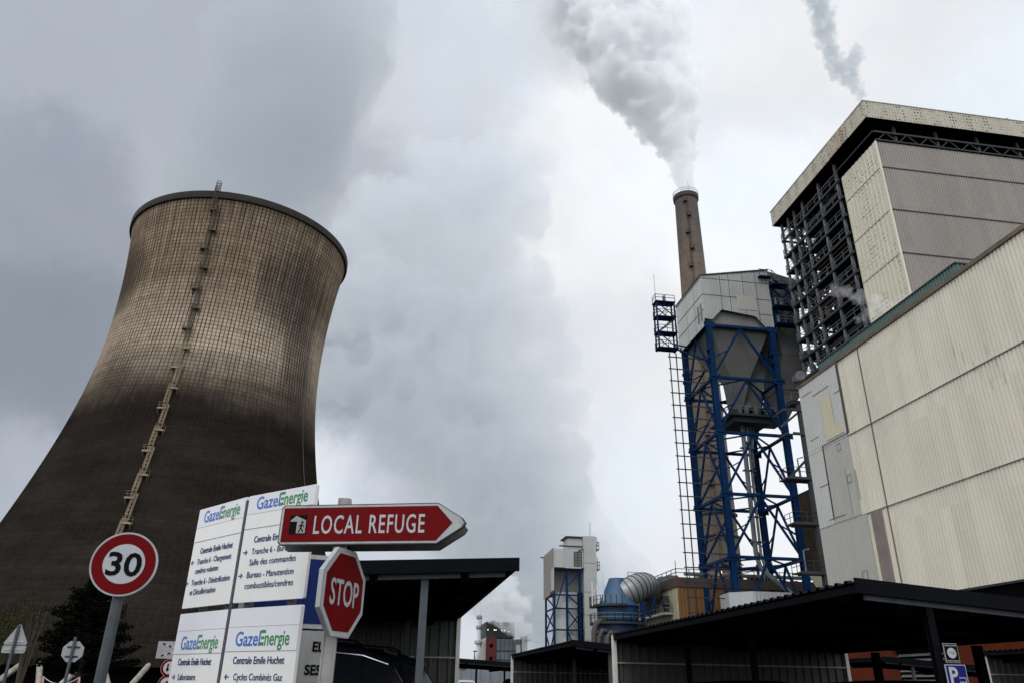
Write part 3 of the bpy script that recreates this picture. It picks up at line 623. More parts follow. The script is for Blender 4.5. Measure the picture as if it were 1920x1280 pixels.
# ------------------------------------------------------------------ turbine hall
HX, HY0, HY1, HZ0, HZ1 = 34., 4., 56.9, 7.27, 25.5
th = thing('turbine_hall', 'long cream ribbed turbine hall wall with grey patched far end', 'building', (HX, HY1, 0))
b = MB(); b.corr((HX, HY1, HZ0), (0, HY0-HY1, 0), (0, 0, HZ1-HZ0), (-1, 0, 0), .30, .06, frac=.62); b.build('cladding', 'cream', th)
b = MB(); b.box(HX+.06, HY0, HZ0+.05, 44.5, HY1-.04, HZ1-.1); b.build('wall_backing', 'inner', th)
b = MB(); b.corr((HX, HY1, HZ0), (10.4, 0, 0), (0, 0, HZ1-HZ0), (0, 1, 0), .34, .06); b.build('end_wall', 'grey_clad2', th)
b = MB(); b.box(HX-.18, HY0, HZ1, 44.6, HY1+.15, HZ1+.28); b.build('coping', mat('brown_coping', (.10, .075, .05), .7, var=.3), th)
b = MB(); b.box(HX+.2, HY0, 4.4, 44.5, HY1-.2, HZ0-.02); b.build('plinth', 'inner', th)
b = MB(); b.box(HX-.02, HY0, HZ0-.12, HX+.2, HY1, HZ0-.02); b.build('bottom_flashing', 'steel_dark', th)
def wallpatch(name, mt, pts, off=.10, period=.30, depth=.03, lbl=None):
    """cladding of another colour: quad of (Y,Z) corners, far-top, near-top, near-bottom, far-bottom (vertical sides)"""
    (ya, za), (yb, zb), (yc, zc), (yd, zd) = pts; b = MB(); k = max(1, round((ya-yb)/period))
    for i in range(k):
        t0, t1 = i/k, (i+1)/k
        P = lambda t, top, h: Vector((HX-off-h, ya+(yb-ya)*t, (za+(zb-za)*t) if top else (zd+(zc-zd)*t)))
        for (a, c, h0, h1) in ((0, .35, 0, 0), (.35, .45, 0, depth), (.45, .9, depth, depth), (.9, 1, depth, 0)):
            ta, tb = t0+(t1-t0)*a, t0+(t1-t0)*c; b.poly([P(ta, 1, h0), P(tb, 1, h1), P(tb, 0, h1), P(ta, 0, h0)])
    o = b.build(name, mt, th)
    if lbl: o['label'] = lbl
    return o
wallpatch('cladding_patch', 'grey_clad', [(56.9, 25.48), (50.95, 25.48), (50.95, 19.75), (56.9, 19.75)], lbl='pale grey patch of cladding under the roof edge')
wallpatch('cladding_patch', 'grey_clad2', [(54.6, 19.73), (51.05, 19.73), (49.9, 13.46), (54.6, 13.46)])
wallpatch('cladding_patch', 'grey_clad', [(56.9, 19.73), (54.65, 19.73), (54.65, 13.46), (56.9, 13.46)])
wallpatch('cladding_patch', 'grey_clad2', [(56.9, 13.43), (50.4, 13.43), (50.4, 7.3), (56.9, 7.3)], lbl='grey cladding patch at the foot of the wall')
wallpatch('cladding_patch', 'yellowed', [(53.9, 23.5), (52.4, 23.5), (52.4, 19.9), (53.9, 19.9)], .14, lbl='yellowed upright cladding sheet')
wallpatch('cladding_patch', 'yellowed', [(52.4, 20.9), (51.3, 20.9), (51.3, 19.9), (52.4, 19.9)], .14)
wallpatch('cladding_patch', 'stain_clad', [(49.95, 13.42), (48.6, 13.42), (48.6, 7.3), (49.95, 7.3)], .10, .30, .05, lbl='rust-stained brown sheets below the lower seam')
for (y0, y1, z0, z1) in [(HY0, HY1, 19.46, 19.56), (HY0, HY1, 13.38, 13.46)]:
    b = MB(); b.box(HX-.125, y0, z0, HX-.02, y1, z0+.04); b.build('wall_seam', 'hopper', th)
b = MB(); b.box(HX-.115, 47.93, HZ0, HX-.02, 47.98, HZ1); b.build('wall_seam', 'hopper_dark', th)
for (y0, y1, z0, z1) in [(50.75, 50.98, 19.7, 25.4), (50.95, 54.6, 19.66, 19.76), (54.52, 54.64, 13.9, 19.75), (53.0, 55.2, 13.84, 13.9), (54.6, 55.9, 16.6, 16.65), (52.4, 54.9, 24.1, 24.15), (50.95, 51.8, 23.2, 23.25), (54.9, 56.5, 24.6, 24.64), (54.9, 56.2, 20.6, 20.64), (52.0, 52.04, 13.6, 17.2), (50.8, 50.84, 14.5, 16.8)]:
    b = MB(); b.box(HX-.15, y0, z0, HX-.12, y1, z1); b.build('drip_strip', 'seam' if (y1-y0)*(z1-z0) > .5 else 'hopper', th)
for (y, z, s) in [(52.1, 18.7, .5), (51.4, 16.0, .55), (53.6, 8.6, .5), (51.5, 8.9, .6)]:
    b = MB()
    for q in ((y, z, y+s, z+.05), (y, z+s, y+s, z+s+.05), (y, z, y+.05, z+s), (y+s, z, y+s+.05, z+s)): b.box(HX-.14, q[0], q[1], HX-.12, q[2], q[3])
    b.build('hatch_outline', 'hopper', th)
for (y, z) in [(38.5, 20.8), (37.9, 20.2), (37.2, 19.2), (36.9, 18.6), (36.3, 17.7), (36.0, 19.8), (35.6, 18.9), (35.3, 17.7)]:
    MB().box(HX-.083, y, z, HX-.06, y+.025, z+.7).build('rivet_mark', 'grey_clad2', th)
# teal clad roof house
tb = thing('roof_house', 'low teal clad roof house on top of the cream hall', 'roof house', (36, 39, 25.8))
b = MB(); b.corr((36, 56.6, 25.75), (0, 38.9-56.6, 0), (0, 0, 2.15), (-1, 0, 0), .3, .06); b.corr((36, 38.9, 25.75), (8, 0, 0), (0, 0, 2.15), (0, -1, 0), .3, .06); b.build('cladding', 'teal', tb)
b = MB(); b.box(36.06, 38.96, 25.76, 44.4, 56.55, 27.85); b.build('wall_backing', 'teal', tb)
b = MB(); b.box(35.9, 38.8, 27.9, 44.5, 56.7, 28.0); b.build('roof_trim', 'steel_dark', tb)
# flood light on the corner
fl = thing('flood_light', 'grey floodlight on the far top corner of the cream hall', 'floodlight', (34.1, 56.7, 25.78))
b = MB(); b.box(34.0, 56.6, 25.78, 34.35, 56.95, 25.86); b.beam((34.15, 56.75, 25.86), (34.15, 56.75, 26.6), .08); b.build('bracket', 'steel_dark', fl)
b = MB(); b.tube([(34.25, 56.9, 26.75), (34.0, 56.5, 26.6), (33.8, 56.1, 26.5)], [.18, .34, .42], 16); b.build('reflector', 'steel_rail', fl, smooth=40)
b = MB(); b.box(33.3, 56.3, 26.0, 33.8, 56.7, 26.5); b.build('lamp_box', 'galva', fl)
# ------------------------------------------------------------------ blue lattice tower with reactor casing
LX0, LX1, LY0, LY1 = 46.0, 56.4, 100., 110.3
LZ = [53.4, 44.7, 36.0, 26.9, 18.2, 8.5, 0]
lt = thing('reactor_tower', 'pale grey reactor casing with hoppers on a blue lattice tower', 'industrial tower', (51.2, 105, 0))
legs = [(LX0, LY0), (LX1, LY0), (LX1, LY1), (LX0, LY1)]
for (x, y) in legs:
    b = MB(); w = .42
    b.box(x-w, y-w, 0, x+w, y-w+.12, LZ[0]); b.box(x-w, y+w-.12, 0, x+w, y+w, LZ[0]); b.box(x-.07, y-w+.12, 0, x+.07, y+w-.12, LZ[0])
    for z in LZ[1:-1]: b.box(x-.6, y-.6, z-.12, x+.6, y+.6, z+.12)
    for z in (49, 47.6): b.box(x-w-.12, y-w-.15, z, x-w+.1, y+w+.15, z+.5)
    b.build('leg', 'blue', lt)
for i in range(4):
    (xa, ya), (xb, yb) = legs[i], legs[(i+1) % 4]
    A, B = Vector((xa, ya, 0)), Vector((xb, yb, 0)); Md = (A+B)/2
    for z in LZ[:-1]:
        b = MB(); b.beam(A+Vector((0, 0, z)), B+Vector((0, 0, z)), .36, .42); b.build('cross_beam', 'blue', lt)
    for z1, z0 in zip(LZ, LZ[1:]):
        for E_, O_ in ((A, B), (B, A)):
            top = Md+Vector((0, 0, z1-.2)); bot = E_.lerp(Md, .05)+Vector((0, 0, z0+.5))
            if i in (0, 3): pass
            b = MB(); b.beam(top, bot, .25, .30)
            br_ = b.build('brace', 'blue', lt); q = top.lerp(bot, .48); MB().beam(q, E_+Vector((0, 0, q.z-1.6)), .16).build('strut', 'blue', br_)
for z in LZ[1:-1]:                                       # plan bracing at every level
    for p_, q_ in (((51.2, LY0, z), (LX0, 105.1, z)), ((51.2, LY0, z), (LX1, 105.1, z)), ((51.2, LY1, z), (LX0, 105.1, z)), ((51.2, LY1, z), (LX1, 105.1, z))): MB().beam(p_, q_, .2).build('plan_brace', 'blue', lt)
for (x, y) in legs:
    for z in LZ[:-1]: MB().box(x-.9, y-.47, z-.55, x+.9, y-.43, z+.35).build('gusset_plate', 'blue', lt)
# casing (pitched-top box)
x0, x1, y0, y1 = 45.4, 57.0, 99.8, 110.9
b = MB()
def corrq(b, p, u, v, nrm, per=.3, dep=.04): b.corr(p, u, v, nrm, per, dep)
prof = [(x0, 54.6), (x0+.5, 53.4), (x0+2, 53.4) , (x1, 53.2)]
zb = 53.0
fr = [(x0, 62.0), (x0, 54.4), (x0+1.3, 54.3), (x0+3.0, 56.2), (x1-3.0, 55.5), (x1-1.4, 53.6), (x1, 53.4), (x1, 64.2)]
k = 39; xs_ = [x0+(x1-x0)*i/k for i in range(k+1)]
def lowz(x):
    for (xa, za), (xb, zb_) in zip(fr[1:7], fr[2:7]):
        if xa-1e-6 <= x <= xb+1e-6: return za+(zb_-za)*(x-xa)/max(1e-6, xb-xa)
    return 53.4
for i in range(k):
    xa, xb = xs_[i], xs_[i+1]; xm = xa+(xb-xa)*.55; hi = lambda x: 62.0+2.2*(x-x0)/(x1-x0)
    b.poly([(xa, y0-.05, lowz(xa)), (xm, y0-.05, lowz(xm)), (xm, y0-.05, hi(xm)), (xa, y0-.05, hi(xa))])
    b.poly([(xm, y0-.05, lowz(xm)), (xb, y0, lowz(xb)), (xb, y0, hi(xb)), (xm, y0-.05, hi(xm))])
b.corr((x0, y1, 53.2), (0, y0-y1, 0), (0, 0, 62.0-53.2), (-1, 0, 0), .3, .04)
b.corr((x1, y0, 53.6), (0, y1-y0, 0), (0, 0, 10.6), (1, 0, 0), .3, .04)
b.corr((x1, y1, 53.4), (x0-x1, 0, 0), (0, 0, 8.6), (0, 1, 0), .3, .04)
b.build('casing', 'box_grey', lt, fix=False)
b = MB(); b.hexa([(x0, y0+.1, 56.3), (x1, y0+.1, 56.3), (x1, y1, 56.3), (x0+.05, y1, 56.3)], [(x0+.05, y0+.1, 61.9), (x1-.05, y0+.1, 64.1), (x1-.05, y1-.05, 64.1), (x0+.05, y1-.05, 61.9)]); b.build('casing_core', 'hopper', lt)
b = MB(); b.hexa([(x0-.15, y0-.2, 61.95), (x1+.2, y0-.2, 64.2), (x1+.2, y1+.15, 64.2), (x0-.15, y1+.15, 61.95)], [(x0-.15, y0-.2, 62.15), (x1+.2, y0-.2, 64.4), (x1+.2, y1+.15, 64.4), (x0-.15, y1+.15, 62.15)]); b.build('roof', 'seam', lt)
for z in (61.6, 58.6, 55.9):
    b = MB(); b.box(x0, y0-.09, z, x1, y0-.04, z+.07) if z > 56 else b.box(x1-2.4, y0-.09, z, x1, y0-.04, z+.07); b.box(x0-.07, y0, z, x0-.02, y1, z+.07); b.build('casing_seam', 'brownish', lt)
for t in (.27, .4, .61, .8):
    x = x0+(x1-x0)*t; b = MB(); b.box(x, y0-.09, lowz(x), x+.06, y0-.04, 62+2.2*t); b.build('casing_seam', 'brownish', lt)
for t in (.3, .6): y = y0+(y1-y0)*t; b = MB(); b.box(x0-.07, y, 53.3, x0-.02, y+.06, 62); b.build('casing_seam', 'grey_clad2', lt)
for y in (100.4, 101.6): b = MB(); b.box(x0-.075, y, 54.4, x0-.03, y+.55, 57.4); b.build('casing_patch', 'hopper', lt)
b = MB(); b.box(51.2, y0-.10, 56.5, 54.4, y0-.055, 59.0); b.build('casing_patch', 'grey_clad2', lt)['label'] = 'dull grey repair patch on the casing front'
# hoppers: upper pyramid pair meeting at a valley, and the lower one
def frustum(top, bot, mt, name):
    b = MB(); (xa, ya, xb, yb, zt), (xc, yc, xd, yd, zb) = top, bot
    b.hexa([(xc, yc, zb), (xd, yc, zb), (xd, yd, zb), (xc, yd, zb)], [(xa, ya, zt), (xb, ya, zt), (xb, yb, zt), (xa, yb, zt)]); return b.build(name, mt, lt)
b = MB(); b.box(46.1, 100.5, 53.4, 56.6, 110.2, 56.25); b.build('casing_skirt', 'hopper', lt)
frustum((46.4, 100.8, 56.3, 109.9, 53.35), (50.6, 103.6, 53.6, 106.8, 46.2), 'hopper', 'hopper')
frustum((50.6, 103.6, 53.6, 106.8, 46.15), (50.6, 104.2, 51.8, 105.6, 40.2), 'hopper_dark', 'lower_hopper')
frustum((53.2, 104.8, 58.4, 109.4, 53.0), (52.6, 105.2, 56.6, 108.8, 45.4), 'hopper', 'side_hopper')
frustum((52.6, 105.2, 56.6, 108.8, 45.35), (51.8, 105.4, 55.4, 108.2, 40.4), 'hopper_dark', 'lower_hopper')
# gas duct down the right side
b = MB(); b.hexa([(58.6, 101.5, 50.2), (62.0, 101.5, 50.2), (62.0, 108, 50.2), (58.6, 108, 50.2)], [(57.1, 101.0, 65.0), (63, 101, 63.6), (63, 109, 63.6), (57.1, 109, 65.0)])
b.hexa([(57.6, 102, 44.4), (61.4, 102, 44.4), (61.4, 107.5, 44.4), (57.6, 107.5, 44.4)], [(58.6, 101.5, 50.1), (64.0, 101.5, 51.5), (64.0, 108, 51.5), (58.6, 108, 50.1)])
b.hexa([(56.4, 102.6, 39.5), (58.6, 102.6, 39.5), (58.6, 107, 39.5), (56.4, 107, 39.5)], [(57.6, 102, 44.3), (61.4, 102, 44.3), (61.4, 107.5, 44.3), (57.6, 107.5, 44.3)])
b.build('gas_duct', mat('dark_grey_duct', (.10, .10, .10), .6, .1, var=.15), lt)
# walkways and stairs beside the casing
b = MB()
for z in (61.3, 57.4, 54.3): b.box(57.2, 98.9, z, 61.4, 100.6, z+.18)
b.box(55.2, 98.9, 62.5, 57.4, 99.7, 62.7); b.beam((57.4, 99.3, 62.6), (61.0, 99.3, 59.2), .2, .4)
for (x, za, zb_) in ((57.6, 53.4, 62.3), (61.0, 50, 61)): b.beam((x, 100.2, za), (x, 100.2, zb_), .28)
for (za, zb_) in ((54.3, 57.4), (57.4, 61.3)): b.beam((57.6, 100.2, za), (61, 100.2, zb_), .2); b.beam((61, 100.2, za), (57.6, 100.2, zb_), .2)
wk = b.build('side_walkway', 'blue', lt)
b = MB()
for z in (61.48, 57.58, 54.48): rail(b, [(57.2, 98.95, z), (61.4, 98.95, z)], 1.1, .04)
rail(b, [(55.2, 98.95, 62.7), (57.4, 98.95, 62.7), (61, 99.2, 59.3)], 1.1, .04); b.build('railing', 'steel_rail', wk)
for k in range(5):
    x = random.uniform(57.6, 60.4); z = random.choice((54.5, 57.6)); b = MB(); b.tube([(x, 101, z), (x, 101, z+2.2)], .2, 8); b.build('vent_pipe', 'pipe_lt', wk)
# annex stair turret on the left
ax, ay = 38.0, 100.6; az = (49.3, 51.9, 54.6, 57.2)
b = MB()
for (x, y) in ((ax, ay), (ax+2.9, ay), (ax+2.9, ay+1.3), (ax, ay+1.3)): b.box(x-.11, y-.11, 49.0, x+.11, y+.11, 57.3)
for z in az: b.box(ax-.2, ay-.2, z-.14, ax+3.1, ay+1.5, z)
for i in range(3):
    for y in (ay, ay+1.3): b.beam((ax, y, az[i]), (ax+2.9, y, az[i+1]-.2), .13) if i % 2 else b.beam((ax+2.9, y, az[i]), (ax, y, az[i+1]-.2), .13)
    b.beam((ax+.3, ay+.35+.6*(i % 2), az[i]), (ax+2.6, ay+.35+.6*(i % 2), az[i+1]), .5, .1)
b.beam((ax+2.9, ay, 49), (46, 100.2, 47.2), .22); b.beam((ax+2.9, ay+1.3, 50.5), (46, 108, 53), .2)
tu = b.build('stair_turret', 'blue', lt)
b = MB()
for z in az: rail(b, [(ax-.15, ay+1.4, z), (ax-.15, ay-.15, z), (ax+3.0, ay-.15, z)], 1.1, .04)
b.tube([(ax-.1, ay, 57.2), (ax-.1, ay, 62)], .035, 5); b.box(ax+1.3, ay+.3, 57, ax+1.7, ay+.7, 58.4); b.build('railing', 'steel_rail', tu)
# long ladder frame down the left side
b = MB(); lx0, lx1 = 39.7, 40.75
for x in (lx0, lx1): b.box(x-.07, 101.0, 2, x+.07, 101.14, 48.6)
z = 3.0
while z < 48.5: b.box(lx0-.3, 100.95, z, 45.8, 101.1, z+.14); z += 1.95
b.build('ladder_frame', 'steel_dark', lt)
# working platforms inside, vertical riser pipe
b = MB(); b.box(48.6, 101.4, 39.4, 56.2, 109, 39.75); b.box(49.5, 102, 38.6, 55.4, 107, 39.4); b.box(50, 103, 40, 54, 106, 40.9); pf = b.build('inner_platform', 'steel_dark', lt)
b = MB(); rail(b, [(48.6, 101.4, 39.8), (56.2, 101.4, 39.8)], 1.1, .04); rail(b, [(48.6, 101.4, 39.8), (48.6, 109, 39.8)], 1.1, .04)
for k in range(8): x = random.uniform(49, 55); b.box(x, 102, 39.8, x+.5, 103, 39.8+random.uniform(.8, 2)); 
b.build('railing', 'steel_rail', pf)
for (dx, r_) in ((0, .34), (.75, .2)):
    b = MB(); b.tube([(51.7+dx, 104, 38.8), (51.5+dx, 104, 19.5), (51.9+dx, 104, 17.6), (53, 103.6, 16.3), (57.5, 102.5, 12.2)], r_, 10)
    for z in (35, 31.5, 28, 24.6, 21): b.box(51.0+dx, 103.7, z, 52.3+dx, 104.3, z+.16)
    b.build('riser_pipe', 'steel_rail', lt, smooth=40)
b = MB(); b.beam((53.6, 104, 38.8), (52.2, 104, 30), .14); b.beam((53.0, 104, 38.8), (52.9, 104, 32), .14)
for k in range(7): b.beam((52.2+k*.1, 104, 30.5+k*1.2), (53.0, 104, 31.2+k*1.2), .09)
b.build('pipe_trestle', 'steel_rail', lt)
# bridge from the tower to the hall
br = thing('walkway_bridge', 'railed steel walkway bridging the blue tower and the cream hall', 'walkway', (59, 92, 40))
b = MB(); b.box(56.8, 97.6, 40.3, 72, 99.4, 40.9); b.build('deck', 'steel_dark', br)
b = MB(); rail(b, [(56.8, 97.6, 40.9), (72, 97.6, 40.9)], 1.2, .05); rail(b, [(56.8, 99.4, 40.9), (72, 99.4, 40.9)], 1.2, .05); b.build('railing', 'steel_rail', br)

# ------------------------------------------------------------------ dark steel annex behind the hall corner
an = thing('steel_annex', 'dark open steel annex with railed platforms behind the cream hall corner', 'steel structure', (47, 82, 0))
for x in (47.4, 50.6):
    b = MB(); b.box(x-.25, 79.75, 0, x+.25, 80.25, 33.2); b.build('column', 'steel_dark', an)
for z in (32.6, 29.6, 24.2, 19.0, 13.6, 10.2):
    b = MB(); b.box(44.6 if z < 29 else 46, 79.6, z-.3, 58, 79.9, z); b.box(45.3, 79.9, z-.25, 45.6, 82, z)
    if z < 29: b.box(44.6, 79.9, z-.16, 58, 82, z-.02)
    d_ = b.build('platform', 'steel_dark', an)
    if z < 29: b = MB(); rail(b, [(44.7, 82, z), (44.7, 79.7, z), (52, 79.7, z)], 1.15, .03); b.build('railing', 'steel_dark', d_)
for p_, q_ in (((44.6, 80, 30.2), (47.4, 80, 32.4)), ((44.8, 80, 24), (50.6, 80, 29.5)), ((47.4, 80, 13.6), (50.6, 80, 19))): MB().beam(p_, q_, .25).build('brace', 'steel_dark', an)
b = MB(); b.box(49.6, 82.4, 14.2, 56, 87, 24); b.build('process_vessel', 'vessel', an)
b = MB(); b.hexa([(50, 82, 12.0), (54, 82, 12.0), (54, 86, 12.0), (50, 86, 12.0)], [(49.6, 82.4, 14.2), (56, 82.4, 14.2), (56, 87, 14.2), (49.6, 87, 14.2)]); b.build('vessel_hopper', 'beige', an)
b = MB(); b.box(47.6, 79.95, 10.3, 48.6, 80.6, 12.4); b.build('switch_cabinet', 'steel_dark', an)
for (y, z) in ((81.2, 17),): b = MB(); b.box(48.25, y, z, 48.4, y+.9, z+.15); b.build('tube_lamp', 'lamp', an)
for (x, y, z) in ((45.4, 80.2, 13.6), (46.3, 80.2, 24.2), (49.4, 80.2, 19)):
    b = MB(); b.tube([(x, y, z), (x, y, z+2.3), (x+.7, y, z+2.5)], .09, 6); b.build('vent_pipe', 'steel_rail', an)

# ------------------------------------------------------------------ sheds and roof plant below the tower
sh = thing('grey_shed', 'light grey ribbed shed at the foot of the blue tower', 'shed', (52, 100, 0))
b = MB(); b.corr((47.0, 97.0, 2), (22, 0, 0), (0, 0, 11.2), (0, -1, 0), .55, .08); b.build('cladding', 'shed', sh)
b = MB(); b.hexa([(44.6, 99.2, 2), (47.0, 97.02, 2), (70, 97.02, 2), (70, 103, 2), (45, 103, 2)], [(44.6, 99.2, 13.4), (47.0, 97.02, 13.4), (70, 97.02, 13.4), (70, 103, 13.4), (45, 103, 13.4)]); b.build('walls', 'shed', sh)
b = MB(); b.box(52.9, 96.85, 2, 53.5, 97.2, 13.3); b.build('downpipe_recess', 'inner', sh)
pr = thing('precipitator', 'flaking beige precipitator building with ochre brown clad end', 'industrial building', (41, 112, 0))
b = MB(); b.corr((41.6, 132, 1), (0, -22, 0), (0, 0, 14.6), (-1, 0, 0), 1.4, .05); b.build('side_wall', 'beige', pr)
b = MB(); b.corr((41.6, 110, 1), (7.2, 0, 0), (0, 0, 14.2), (0, -1, 0), .5, .07); b.build('end_cladding', 'ochre', pr)
b = MB(); b.box(41.65, 110.06, 1, 66, 132, 15.2); b.build('body', 'rustdark', pr)
b = MB(); b.box(41.4, 109.8, 15.25, 66.2, 132.2, 16.6); b.build('parapet', 'rustdark', pr)
b = MB(); b.box(48.8, 109.9, 1, 66, 110.05, 15.2); b.build('end_wall', 'rustdark', pr)
b = MB(); rail(b, [(41.5, 132, 16.6), (41.5, 109.9, 16.6), (66, 109.9, 16.6)], 1.2, .05, step=2); b.build('railing', 'steel_rail', pr)
b = MB(); b.box(40.2, 112.5, 11.6, 41.6, 128, 11.9); w_ = b.build('side_gallery', 'pipe_lt', pr)
b = MB(); rail(b, [(41.5, 112.5, 11.9), (40.25, 112.5, 11.9), (40.25, 128, 11.9)], 1.2, .05); b.build('railing', 'steel_rail', w_)
for y in (113.5, 122):
    b = MB(); b.tube([(41.3, y, 13.2), (40.4, y, 13.4)], .5, 8); b.tube([(40.9, y, 12), (40.9, y, 13)], .25, 6); b.box(40.5, y-.4, 13.3, 41.3, y+.4, 14.3); b.build('rapping_motor', 'steel_dark', pr)
b = MB()
for y, s in ((114, 1.0), (118, 1.4), (123, 1.1)): MB().box(42, y, 16.6, 43.4, y+1.5, 16.6+s*.8).build('roof_cabinet', 'steel_rail', pr)
for k in range(12): x = 44+k*1.7; MB().box(x, 111+random.random()*2, 16.6, x+random.uniform(.4, 1.3), 113.5, 16.6+random.uniform(.3, 1.3)).build('roof_cabinet', random.choice(('steel_dark', 'pipe_lt', 'steel_rail')), pr)
b.tube([(43, 110.5, 17.2), (66, 110.5, 17.2)], .28, 8); b.build('roof_pipe', 'pipe_lt', pr)
b = MB(); b.box(40.4, 128, 3, 41.5, 129.4, 19); rail(b, [(39.4, 126.8, 18.2), (41.6, 126.8, 18.2)], 1.2, .05); b.box(39.4, 126.8, 17.6, 42, 130, 18.2); b.box(39.2, 126.8, 9.4, 41.6, 130, 9.9); b.build('access_tower', 'pipe_lt', pr)
b = MB(); b.tube([(48.4, 109.6, 16.8), (48.4, 109.6, 17.6)], .14, 8); b.build('roof_lamp', 'lamp2', pr)
b = MB()
for (x, h) in ((41.6, 2.4), (55.5, 2.2), (61.5, 1.8)): b.tube([(x, 110.2, 16.6), (x, 110.2, 16.6+h)], .07, 5)
b.build('roof_mast', 'pipe_lt', pr)
cr = thing('jib_crane', 'small yellow jib crane on the roof behind the blue tower', 'crane', (54, 112, 16.6))
b = MB(); b.beam((49, 112, 17.1), (55.6, 112, 18.9), .28); b.beam((51, 112, 17.2), (55.6, 112, 18.5), .14); b.build('jib', 'yellow', cr)
b = MB(); b.box(52.3, 111.8, 16.6, 52.6, 112.2, 19.6); b.box(55.3, 111.8, 16.6, 55.6, 112.2, 19.2); b.beam((52.3, 112, 19.4), (53.2, 112, 19.0), .15); b.build('mast', 'steel_dark', cr)
b = MB(); b.box(54.7, 111.4, 16.6, 56.8, 112.6, 17.5); b.build('winch_housing', 'steel_dark', cr)

# ------------------------------------------------------------------ blue scrubber vessel with ribbed elbow duct
sv_ = thing('scrubber_tank', 'blue conical-topped tank fed by a ribbed grey elbow duct', 'tank', (33, 113, 0))
cx2, cy2 = 33.3, 113.
b = MB(); b.lathe([(3.0, 0), (3.0, 8.4), (3.0, 12.4)], (cx2, cy2), 40); b.build('vessel', 'tankblue', sv_, smooth=40)
b = MB(); b.lathe([(3.0, 12.4), (1.25, 16.3), (1.25, 16.45), (0, 16.5)], (cx2+.1, cy2), 40); b.build('cone_top', mat('pale_blue_cone', (.028, .078, .15), .5, var=.1, vscale=.4), sv_, smooth=30)
for z in (8.6, 10.35, 12.3):
    b = MB(); b.lathe([(2.95, z), (3.12, z), (3.12, z+.22), (2.95, z+.22)], (cx2, cy2), 40); b.build('stiffener', 'blue', sv_)
for (z, a0, a1) in ((12.3, 150, 275), (9.9, 150, 330)):
    b = MB(); b.lathe([(3.0, z), (4.1, z), (4.1, z+.3), (3.0, z+.3)], (cx2, cy2), 24, R(a0), R(a1)); g_ = b.build('gallery', 'steel_dark', sv_)
    b = MB(); rail(b, [(cx2+4.05*math.cos(t), cy2+4.05*math.sin(t), z+.3) for t in np.linspace(R(a0), R(a1), 12)], 1.15, .04); b.build('railing', 'steel_rail', g_)
b = MB()
for (dx, h) in ((-4, 3.4), (-3.7, 2.4), (-3.3, 2.9), (-2.3, 4.4)): b.tube([(cx2+dx, cy2-1, 12.4), (cx2+dx, cy2-1, 12.4+h)], .08, 5)
b.build('vent_mast', 'stack', sv_)
def bez(P, n):
    P = [Vector(p) for p in P]; out = []
    for i in range(n+1):
        t = i/n; q = P[:]
        while len(q) > 1: q = [a_.lerp(c_, t) for a_, c_ in zip(q, q[1:])]
        out.append(q[0])
    return out
path = bez([(34.3, 112.6, 14.2), (36.3, 111.8, 15.3), (38.4, 113.4, 16.5), (40.2, 117, 15.8), (42, 125, 13.0)], 16)
rs = [1.95]*17
b = MB(); b.tube(path, rs, 28); du = b.build('elbow_duct', 'duct', sv_, smooth=40)
for i in range(1, 16):
    p, q = Vector(path[i]), Vector(path[i+1]); d = (q-p).normalized()*.10
    b = MB(); b.tube([p-d*.6, p+d*.6], 2.02, 28); b.build('duct_rib', 'steel_dark', du, smooth=40)
b = MB(); b.beam((36.4, 110.8, 8), (36.4, 110.8, 13.2), .5); b.beam((36.2, 110.6, 1), (36.2, 110.6, 12), .35); b.beam((38.4, 110.8, 13.9), (37.4, 110.8, 11), .3); b.build('duct_support', 'blue', sv_)
for (pts, r_) in (([(31.4, 111.4, 10.3), (30.2, 110.8, 10.4), (29.3, 110.5, 9.8), (29.0, 110.4, 8.8), (29.0, 110.4, 0)], .42), ([(31.2, 110.6, 8.9), (30.0, 110, 8.9), (29.6, 110, 8.0), (29.6, 110, 0)], .36),
                  ([(32.3, 110.0, 8.6), (31.2, 109.4, 8.6), (30.6, 109.3, 7.9), (30.5, 109.3, 6.6), (30.5, 109.3, 0)], .44)):
    b = MB(); b.tube(pts, r_, 12); b.build('bent_pipe', 'pipe', sv_, smooth=40)

# ------------------------------------------------------------------ small grey silo tower on blue legs
st = thing('silo_tower', 'narrow pale grey silo tower on blue lattice legs in the distance', 'industrial tower', (28, 120, 0))
b = MB(); b.box(30.1, 119.9, 0, 32.2, 124, 23.8); b.build('stair_shaft', 'box_grey', st)
b = MB(); b.box(27.7, 120.5, 21.4, 30.05, 124, 23.5); b.build('head_house', 'box_grey', st)
b = MB(); b.box(27.3, 120.2, 23.55, 30.2, 124.2, 23.75); b.build('head_roof', 'seam', st)
b = MB(); b.box(27.1, 119.95, 18.7, 30.05, 120.05, 21.7); b.box(25.2, 120, 15.3, 25.3, 127.6, 21.7); b.box(25.35, 120.1, 18.8, 30, 127.5, 21.65); b.build('silo_casing', 'box_grey', st)
b = MB(); b.poly([(25.16, 127.8, 21.4), (25.16, 127.8, 14.6), (25.16, 122.2, 14.9), (25.16, 122.2, 18.7), (25.16, 120, 18.7), (25.16, 120, 21.8)]); b.build('side_casing', mat('brown_grey_side', (.24, .22, .2), .65, var=.08, streak=.3, sscale=1), st)
b = MB(); b.box(25.25, 122.2, 15.0, 30, 127.4, 18.7); b.build('casing_recess', 'hopper', st)
b = MB(); b.box(28.55, 119.85, 19.1, 29.75, 119.94, 21.2); lv = b.build('louvre', 'hopper', st)
b = MB()
for k in range(6): b.box(28.55, 119.8, 19.1+k*.42, 29.75, 119.85, 19.17+k*.42)
for x in (28.5, 29.1, 29.72): b.box(x, 119.78, 19.05, x+.07, 119.86, 21.25)
b.build('louvre_bars', 'steel_dark', lv)
